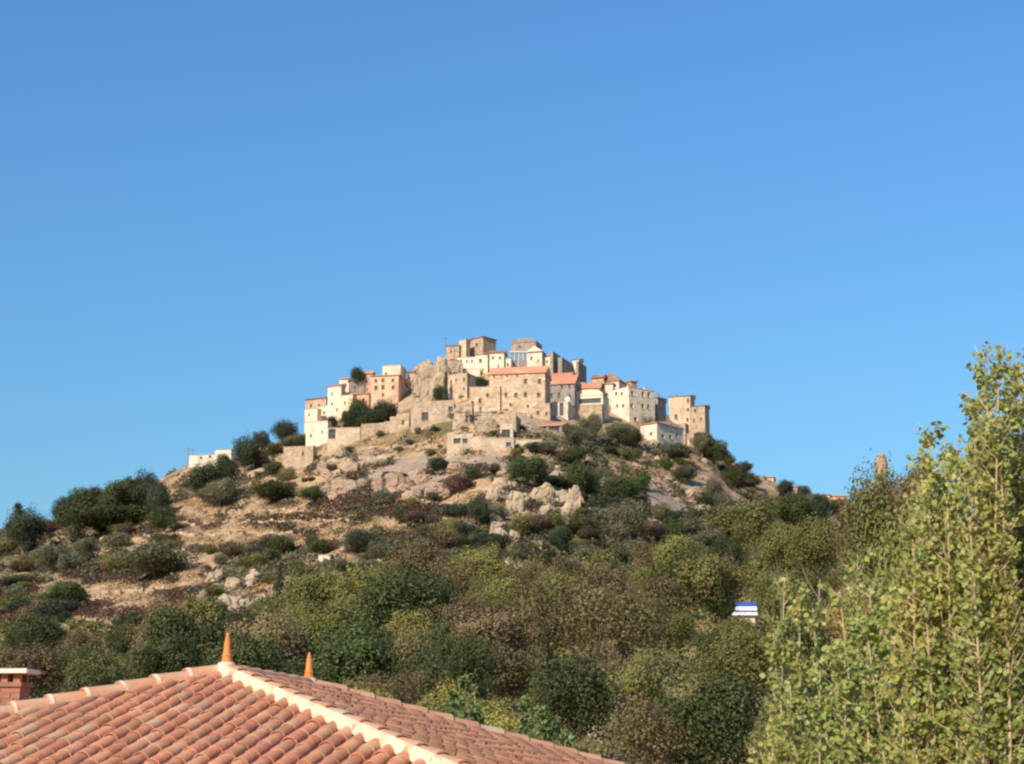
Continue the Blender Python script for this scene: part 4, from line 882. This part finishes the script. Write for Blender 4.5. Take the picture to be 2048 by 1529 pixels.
M['f_straw'] = mat('dry_grass', (.30, .20, .10), (.46, .33, .17), 0.35, 0.8, attr=True, trans=0.2)
cover('dry_grass', 5200, FIELDS, 'straw', .35, .14, 'short dry straw-coloured grass on the terraced fields', 9, (200, 1500, 850, 1260))

# ------------------------------------------------------------------ tiled house in front
TH, SL, W_ = .25, .305, 7.0; Dn = Vector((math.sin(TH), math.cos(TH), 0)); En = Vector((math.cos(TH), -math.sin(TH), 0)); Zu = Vector((0, 0, 1))
A0 = at(453, 1347, 19.2); LR = 2.45; PR = .20; EX = .285
house_o = empty('tiled_house', Vector((A0.x, A0.y, -3.2)), 'near house with a hipped clay tile roof, two orange finials and a brick chimney', 'house')
def loc(p): return Vector(p) - house_o.location
def P2(e_, d_, dz=0): return A0 + En * e_ + Dn * d_ + Zu * dz
# deck
dk = MB(); zt = -.06; ez = -SL * W_ - .06
a, b = P2(0, 0, zt), P2(0, LR, zt); c1, c2, c3, c4 = P2(W_, -W_, ez), P2(W_, LR + W_, ez), P2(-W_, LR + W_, ez), P2(-W_, -W_, ez)
for poly in ([a, c4, c1], [a, c1, c2, b], [b, c2, c3], [b, c3, c4, a]): dk.poly([loc(p) for p in poly])
lo = [loc(p - Zu * .14) for p in (c1, c2, c3, c4)]; up = [loc(p) for p in (c1, c2, c3, c4)]
for i in range(4): dk.poly([lo[i], lo[(i + 1) % 4], up[(i + 1) % 4], up[i]])
dk.poly(lo); dk.build('roof_deck', [M['deck']], house_o)
wb = MB(); q = W_ - .5; base = P2(-q, -q, 0); base.z = -3.3
wb.box(loc(base), En * 2 * q, Dn * (2 * q + LR), Zu * (A0.z + ez - .15 + 3.3)); wb.build('wall', [M['plaster']], house_o)
# cover tile, local x across, y down the slope, z out
def tilemesh(r0, r1, L_, n, name, m, th=.010, hf=.95):
    V = []; Fc = []
    for (r_, y_) in ((r0, -L_ / 2), (r1, L_ / 2)):
        for rr_ in (r_, r_ - th):
            for j in range(n + 1):
                an = math.pi * j / n; V.append((-math.cos(an) * rr_, y_, math.sin(an) * rr_ * hf))
    k = n + 1
    for j in range(n):
        Fc.append((j, j + 1, 2 * k + j + 1, 2 * k + j)); Fc.append((k + j + 1, k + j, 3 * k + j, 3 * k + j + 1))
        Fc.append((2 * k + j, 2 * k + j + 1, 3 * k + j + 1, 3 * k + j))
    Fc.append((0, 2 * k, 3 * k, k)); Fc.append((n, k + n, 3 * k + n, 2 * k + n))
    me = bpy.data.meshes.new(name); me.from_pydata(V, [], Fc); me.materials.append(m)
    me.polygons.foreach_set('use_smooth', [True] * len(Fc)); me.update()
    try: me.set_sharp_from_angle(angle=.9)
    except Exception: pass
    return me, np.array(V), Fc
tm, tV, tF = tilemesh(.073, .083, .36, 7, 'tile', M['tile'])
lm_, lV, lF = tilemesh(.080, .090, .36, 4, 'tile_low', M['tile'])
def frame(ac, dn):
    y = dn.normalized(); x = ac.normalized(); z = x.cross(y)
    if z.z < 0: z = -z
    return Matrix((x, y, z)).transposed()
def rows(kind):
    out_ = []
    if kind == 'front':
        ac, dn = En, (-Dn - Zu * SL)
        for i in range(-33, 34):
            e_ = (i) * PR; s0 = abs(e_) + .10
            n = int((W_ - s0) / (EX * .962))
            for j in range(n): out_.append((P2(e_, -(s0 + EX * .962 * (j + .5)), -SL * (s0 + EX * .962 * (j + .5)))))
    else:
        sg = 1 if kind == 'right' else -1; ac, dn = Dn, (En * sg - Zu * SL)
        for i in range(-33, 46):
            r_ = i * PR; s0 = (-r_ if r_ < 0 else 0 if r_ < LR else r_ - LR) + .10
            n = int((W_ - s0) / (EX * .962))
            for j in range(n): s_ = s0 + EX * .962 * (j + .5); out_.append(P2(sg * s_, r_, -SL * s_))
    return out_, frame(ac, dn)
def jit(R3, amt=.02):
    return R3 @ Matrix.Rotation(rnd.gauss(0, amt), 3, 'Z') @ Matrix.Rotation(.022 + rnd.gauss(0, .006), 3, 'X')
def joined(name, places, V, Fc, m):
    k = len(V); n = len(places); AV = np.empty((n * k, 3)); F4 = np.array([f for f in Fc]); AF = np.empty((n * len(F4), 4), int); tone = []
    for i, (p, R_) in enumerate(places):
        AV[i * k:(i + 1) * k] = V @ np.array(R_).T + np.array(loc(p)); AF[i * len(F4):(i + 1) * len(F4)] = F4 + i * k
    o = mk(name, AV, AF, m, house_o); return tag(o, kind='stuff')
fr, Rf = rows('front'); vis = []
for p in fr:
    px, py = pix(p); vis.append((p, -20 < px < 960 and py < 1560))
seen = sorted([p for p, v in vis if v], key=lambda p: p.length); keep = seen[:298]; ks = {tuple(p) for p in keep}
rest = []
for p, v in vis:
    R_ = jit(Rf); off = Rf @ Vector((rnd.gauss(0, .004), rnd.gauss(0, .012), rnd.gauss(0, .003)))
    if tuple(p) in ks:
        o = bpy.data.objects.new('tile', tm); COL.objects.link(o); o.parent = house_o
        o.matrix_local = Matrix.Translation(loc(p + off)) @ R_.to_4x4()
    else: rest.append((p + off, R_))
# material for joined tiles varies from tile to tile with position
M['tilej'] = mat('clay_tile_many', (.66, .32, .175), (.50, .225, .125), 2.6, 0.9, 0.006, 30, detail=2, spec=.05)
joined('tiles_upper', rest, tV, tF, M['tilej']); bpy.data.objects[-1] if False else None
rr_, Rr = rows('right'); joined('tiles_right_slope', [(p + Rr @ Vector((rnd.gauss(0, .004), rnd.gauss(0, .015), rnd.gauss(0, .004))), jit(Rr, .03)) for p in rr_], lV, lF, M['tilej'])
ll_, Rl = rows('left'); joined('tiles_left_slope', [(p, jit(Rl)) for p in ll_], lV, lF, M['tilej'])
# hip and ridge tiles with mortar
hm, _, _ = tilemesh(.098, .118, .44, 8, 'ridge_tile', M['hiptile'], .016, .9)
def collar(rad, wid, n=8):
    V = []; Fc = []
    for y_ in (-wid / 2, wid / 2):
        for rr2 in (rad, rad - .03):
            for j in range(n + 1):
                an = math.pi * j / n; V.append((-math.cos(an) * rr2, y_, math.sin(an) * rr2 * .9))
    k = n + 1
    for j in range(n):
        Fc += [(j, j + 1, 2 * k + j + 1, 2 * k + j), (2 * k + j, 2 * k + j + 1, 3 * k + j + 1, 3 * k + j), (j, j + 1, k + j + 1, k + j)]
    me = bpy.data.meshes.new('mortar_joint'); me.from_pydata(V, [], Fc); me.materials.append(M['mortar']); me.update(); return me
cm = collar(.126, .04)
def hipline(p0, dirv, L_, joints=True, side=0, hl=.37):
    d_ = dirv.normalized(); ac = d_.cross(Zu).normalized(); R3 = frame(ac, d_); nrm = R3.col[2]
    n = int(L_ / hl)
    for k in range(n):
        p = p0 + d_ * (hl * (k + .5) + .05)
        o = bpy.data.objects.new('ridge_tile', hm); COL.objects.link(o); o.parent = house_o
        o.matrix_local = Matrix.Translation(loc(p + nrm * .02)) @ (R3 @ Matrix.Rotation(rnd.gauss(0, .015), 3, 'Z') @ Matrix.Rotation(.03, 3, 'X')).to_4x4()
        if joints:
            c_ = bpy.data.objects.new('mortar_joint', cm); COL.objects.link(c_); c_.parent = house_o
            c_.matrix_local = Matrix.Translation(loc(p0 + d_ * (hl * (k + 1) + .05) + nrm * .02)) @ (R3 @ Matrix.Rotation(rnd.gauss(0, .05), 3, 'Z')).to_4x4()
hipL = (-En - Dn - Zu * SL); hipF = (En - Dn - Zu * SL); hipB = (En + Dn - Zu * SL); hipK = (-En + Dn - Zu * SL)
Lh = W_ * math.sqrt(2 + SL * SL)
hipline(A0, hipL, Lh); hipline(A0, hipF, Lh, False); hipline(P2(0, LR), hipB, Lh, False); hipline(P2(0, LR), hipK, Lh, False); hipline(A0 - Zu * .02, Dn, LR, False)
# mortar fillet along the near hip, on the side of the front slope
mf = MB(); d_ = hipF.normalized(); inn = (-En - Dn).normalized(); npl = frame(En, -Dn - Zu * SL).col[2]
side_dir = (-(d_.cross(npl))).normalized()
if side_dir.dot(-En) < 0: side_dir = -side_dir
prev = None; n = 60
for k in range(n + 1):
    p = A0 + d_ * (Lh * k / n + .02); wv_ = .130 + .024 * math.sin(k * 2.1) + rnd.uniform(-.008, .008)
    q = [p + side_dir * (wv_ + .01) + npl * .02, p + side_dir * (wv_ - .03) + npl * .095, p + side_dir * .085 + npl * .135, p + side_dir * .03 + npl * .05]
    if prev: 
        for j in range(3): mf.poly([loc(prev[j]), loc(q[j]), loc(q[j + 1]), loc(prev[j + 1])])
    prev = q
mf.build('mortar_fillet', [M['mortar']], house_o, smooth=True)
# finials
def finial(p, hgt):
    f = MB(); prof = [(.070, 0), (.072, .05), (.060, .07), (.055, .10), (.050, .22), (.058, .25), (.046, .28), (.039, .45), (.036, .62), (.026, .80), (.028, .83), (.019, .86), (.014, .95), (.007, 1.0)]; n = 14
    for k in range(len(prof) - 1):
        for j in range(n):
            a0, a1 = 6.28319 * j / n, 6.28319 * (j + 1) / n; (r0, z0), (r1, z1) = prof[k], prof[k + 1]
            g_ = lambda r_, a_, z_: (math.cos(a_) * r_, math.sin(a_) * r_, z_ * hgt)
            f.poly([g_(r0, a0, z0), g_(r0, a1, z0), g_(r1, a1, z1), g_(r1, a0, z1)])
    o = f.build('finial', [M['finial']], house_o, smooth=True); o.location = loc(p)
    c_ = MB(); c_.tube([(0, 0, -.16), (0, 0, -.02), (0, 0, .012)], [.125, .10, .075], 12); b_ = c_.build('mortar_base', [M['mortar']], o, smooth=True)
finial(A0 + Zu * .10, .325); finial(P2(0, LR, .09), .315)
# chimney on the left slope, behind the left hip
cpx = at(38, 1408, 18.6); cw, cd = .62, .24; chh = .30
ch0 = Vector((cpx.x, cpx.y, cpx.z - .5)); ax = Vector((-math.cos(.10), -math.sin(-.10), 0)); ay = Vector((math.sin(.16), math.cos(.16), 0))
sh = MB(); sh.box(loc(ch0 + ax * .012 + ay * .012), ax * (cw - .024), ay * (cd - .024), Zu * (.5 + .2)); chim = sh.build('chimney', [M['mortar']], house_o)
chim_loc = chim.matrix_world
bme = None
def brickobj(o_, a_, b_, c_, nm='brick', m=M['brick']):
    g = MB(); g.box(o_, a_, b_, c_); return g.build(nm, [m], chim)
rowh = .052; zc = .26
for r_ in range(7):
    z_ = zc + r_ * (rowh + .007); nb = 3; blen = cw / nb; sh_ = (r_ % 2) * blen * .5
    k = -1
    x_ = -sh_
    while x_ < cw - .02:
        a_ = max(x_, 0); b_ = min(x_ + blen - .008, cw)
        if b_ - a_ > .03: brickobj(loc(ch0 + ax * a_ + Zu * z_ + ay * rnd.uniform(0, .004)), ax * (b_ - a_), ay * .05, Zu * rowh)
        x_ += blen
    brickobj(loc(ch0 + ay * .055 + Zu * z_), ax * .05, ay * (cd - .06), Zu * rowh)
zb_ = zc + 7 * (rowh + .007)
brickobj(loc(ch0 - ax * .02 - ay * .02 + Zu * (zb_)), ax * (cw + .04), ay * (cd + .04), Zu * .045, 'brick_ledge')
for k in range(5): brickobj(loc(ch0 + ax * (.01 + k * (cw - .09) / 4) + ay * .01 + Zu * (zb_ + .047)), ax * .07, ay * .06, Zu * .085, 'vent_post')
for k in range(5): brickobj(loc(ch0 + ax * (.01 + k * (cw - .09) / 4) + ay * (cd - .07) + Zu * (zb_ + .047)), ax * .07, ay * .06, Zu * .085, 'vent_post')
brickobj(loc(ch0 - ax * .09 - ay * .07 + Zu * (zb_ + .134)), ax * (cw + .12), ay * (cd + .10), Zu * .045, 'cap_slab', M['slab'])

# ------------------------------------------------------------------ poplars in front, right, and saplings behind the roof
def leafshape(m, name='leaf'):
    V = [(0, 0, 0), (.42, .25, .10), (.46, .55, .12), (.22, .85, .05), (0, 1.08, -.03), (-.22, .85, .05), (-.46, .55, .12), (-.42, .25, .10), (0, .5, -.02)]
    Fc = [(0, 1, 2, 8), (8, 2, 3, 4), (0, 8, 6, 7), (8, 4, 5, 6)]
    me = bpy.data.meshes.new(name); me.from_pydata(V, [], Fc); me.materials.append(m); me.update(); return me, np.array(V, float), np.array(Fc)
def poplar(name, label, cat, base, tips, Y, leaf_m, lsz, nparts, fill, spread=.5, twl=(.14, .42), seed=1, bark=None, yj=.8, group=None, lean=0.0, lo=.12):
    r = random.Random(seed); rs = np.random.RandomState(seed); lme, LV, LF = leafshape(leaf_m)
    b0 = at(base[0], base[1], Y); gz = -3.2 if Y < 50 else float(H(b0.x, b0.y)); root = Vector((b0.x, b0.y, gz))
    e = empty(name, root, label, cat, group); S_ = MB(); Tw = MB(); LP = []
    for (tx, ty) in tips:
        Yt = Y + r.uniform(-yj, yj); tip = at(tx, ty, Yt)
        st = root + Vector((r.uniform(-1, 1) * spread, r.uniform(-1, 1) * spread, r.uniform(0, .6)))
        mid = st.lerp(tip, .5); mid.x = st.x * .35 + tip.x * .65 + r.uniform(-.06, .06); mid.z -= .1
        n = 9; pts = []
        for k in range(n + 1):
            t = k / n; p = st * (1 - t) ** 2 + mid * 2 * t * (1 - t) + tip * t * t
            pts.append(p + Vector((r.gauss(0, .02), r.gauss(0, .02), 0)) * (1 - t))
        Ln = (tip - st).length; rad = [.026 * (1 - t_ / n) + .0035 for t_ in range(n + 1)]
        S_.tube([p - root for p in pts], rad, 6)
        nt_ = int(Ln * fill)
        for k in range(nt_):
            t = 1 - (1 - lo) * (r.random() ** .9); i = min(int(t * n), n - 1); p = pts[i].lerp(pts[i + 1], t * n - i)
            if p.z < -.5: continue
            an = r.uniform(0, 6.28); L_ = r.uniform(*twl) * (1.12 - t * .75); up = r.uniform(.45, 1.3)
            dv = Vector((math.cos(an), math.sin(an), up)).normalized(); q = p + dv * L_; q.z += .03
            Tw.tube([p - root, (p + dv * L_ * .5) - root, q - root], [.005, .0035, .002], 3)
            m_ = r.randint(5, 10)
            for j in range(m_):
                s_ = (j + r.random()) / m_; c = p + dv * L_ * (.15 + .85 * s_)
                LP.append((c, r, s_))
        for j in range(6): LP.append((tip - (tip - mid).normalized() * r.uniform(0, .15), r, 1))
    S_.build('branches' if len(tips) > 1 else 'trunk', [bark or M['palebark']], e, smooth=True)
    tg = Tw.build('twigs', [bark or M['palebark']], e); tg['kind'] = 'stuff'
    mats_ = []
    for (c, r, s_) in LP:
        d = Vector((r.gauss(0, 1), r.gauss(0, 1), r.gauss(-.35, .7))).normalized(); nrm = Vector((r.gauss(-.25, .7), r.gauss(-.55, .7), r.gauss(.35, .6)))
        x = d.cross(nrm)
        if x.length < .1: x = d.orthogonal()
        x.normalize(); z = x.cross(d); s = lsz * r.uniform(.65, 1.25)
        pos = c + d * .02 + Vector((r.gauss(0, .015), r.gauss(0, .015), r.gauss(0, .015)))
        mats_.append((pos, Matrix((x * s, d * s, z * s)).transposed()))
    order = sorted(range(len(mats_)), key=lambda i: mats_[i][0].length - 4 * mats_[i][1].col[1].length)
    inview = [i for i in order if 0 < pix(mats_[i][0])[0] < 2048 and 0 < pix(mats_[i][0])[1] < 1529]
    part = set(inview[:nparts])
    for i in part:
        o = bpy.data.objects.new('leaf', lme); COL.objects.link(o); o.parent = e; o.matrix_local = Matrix.Translation(mats_[i][0] - root) @ mats_[i][1].to_4x4()
    rest_ = [m for i, m in enumerate(mats_) if i not in part]; k = len(LV)
    AV = np.concatenate([LV @ np.array(R_).T + np.array(p - root) for p, R_ in rest_]); AF = np.concatenate([LF + i * k for i in range(len(rest_))])
    o = mk('foliage', AV, AF, leaf_m, e); o['kind'] = 'stuff'
    a_ = o.data.attributes.new('rnd', 'FLOAT', 'POINT'); a_.data.foreach_set('value', np.repeat(rs.rand(len(rest_)), k).astype(np.float32))
    return e
pr = random.Random(5)
tipsA = [(1968, 706), (1998, 716), (2040, 735), (2075, 690), (1955, 800), (1950, 880), (2010, 800), (2060, 830), (2100, 760), (1935, 960), (2035, 900), (1990, 980), (1975, 760), (2020, 745), (1962, 840), (2120, 900), (2000, 880)]
poplar('poplar', 'tallest poplar with yellow-green leaves cut by the right edge of the photo', 'tree', (1995, 1640), tipsA, 14.5, M['leaf'], .047, 300, 38, .35, (.16, .50), 3)
tipsA += [(1945, 1040), (1985, 1080), (2030, 1020), (2080, 980), (2010, 1120), (2050, 1180), (1960, 1200), (2100, 1100), (2000, 1280)]
tipsB = [(1862, 872), (1890, 878), (1905, 905), (1865, 930), (1925, 930), (1838, 985), (1895, 1000), (1825, 1040), (1860, 1080), (1930, 1060), (1815, 1110), (1800, 1180), (1850, 1190), (1900, 1160), (1950, 1150), (1980, 1180), (2030, 1160), (2060, 1250)]
tipsB += [(1790, 1240), (1850, 1290), (1910, 1260), (1970, 1290), (1830, 1120), (1875, 1130), (1990, 1350), (2040, 1340), (1900, 1380), (1842, 920), (1888, 950), (1910, 1010), (1870, 1020)]
poplar('poplar', 'middle poplar with many upright pale stems, left of the tallest one', 'tree', (1880, 1660), tipsB, 15.2, M['leaf'], .047, 300, 31, .45, (.18, .58), 4)
tipsC = [(1700, 1180), (1740, 1160), (1715, 1110), (1780, 1220), (1690, 1320), (1750, 1300), (1650, 1400), (1810, 1300), (1720, 1420), (1840, 1400), (1700, 1240), (1730, 1230), (1760, 1360), (1800, 1400), (1690, 1450), (1780, 1470),
         (1680, 1190), (1720, 1350), (1760, 1260), (1830, 1460), (1900, 1450), (1960, 1440), (1670, 1290), (1640, 1340), (1620, 1390), (1600, 1440), (1640, 1480), (1560, 1430), (1535, 1470), (1580, 1370), (1520, 1500), (1560, 1490), (1600, 1500), (1680, 1500), (1740, 1500)]
poplar('poplar', 'lowest bushy poplar spreading to the left, in front of the dark oak', 'tree', (1690, 1680), tipsC, 16.0, M['leaf'], .047, 300, 31, .7, (.20, .66), 6)
poplar('sapling', 'thin young poplar shoots standing in front of the striped kiosk', 'tree', (1590, 1660), [(1568, 1165), (1600, 1185), (1545, 1240), (1625, 1215)], 16.5, M['leaf'], .050, 120, 20, .3, (.12, .34), 31, lo=.45)
for k, (bx, tl, lab) in enumerate(((935, [(925, 1352), (950, 1370), (905, 1390)], 'leftmost bright green sapling showing over the right slope of the roof'),
                                (1060, [(1050, 1400), (1075, 1415)], 'middle bright green sapling showing over the right slope of the roof'), (1110, [(1105, 1440), (1130, 1465), (1090, 1425)], 'rightmost bright green sapling showing over the right slope of the roof'))):
    poplar('sapling', lab, 'tree', (bx, 1560), tl, 34, M['sap'], .085, 60, 14, .3, (.2, .5), 20 + k, lo=.4)
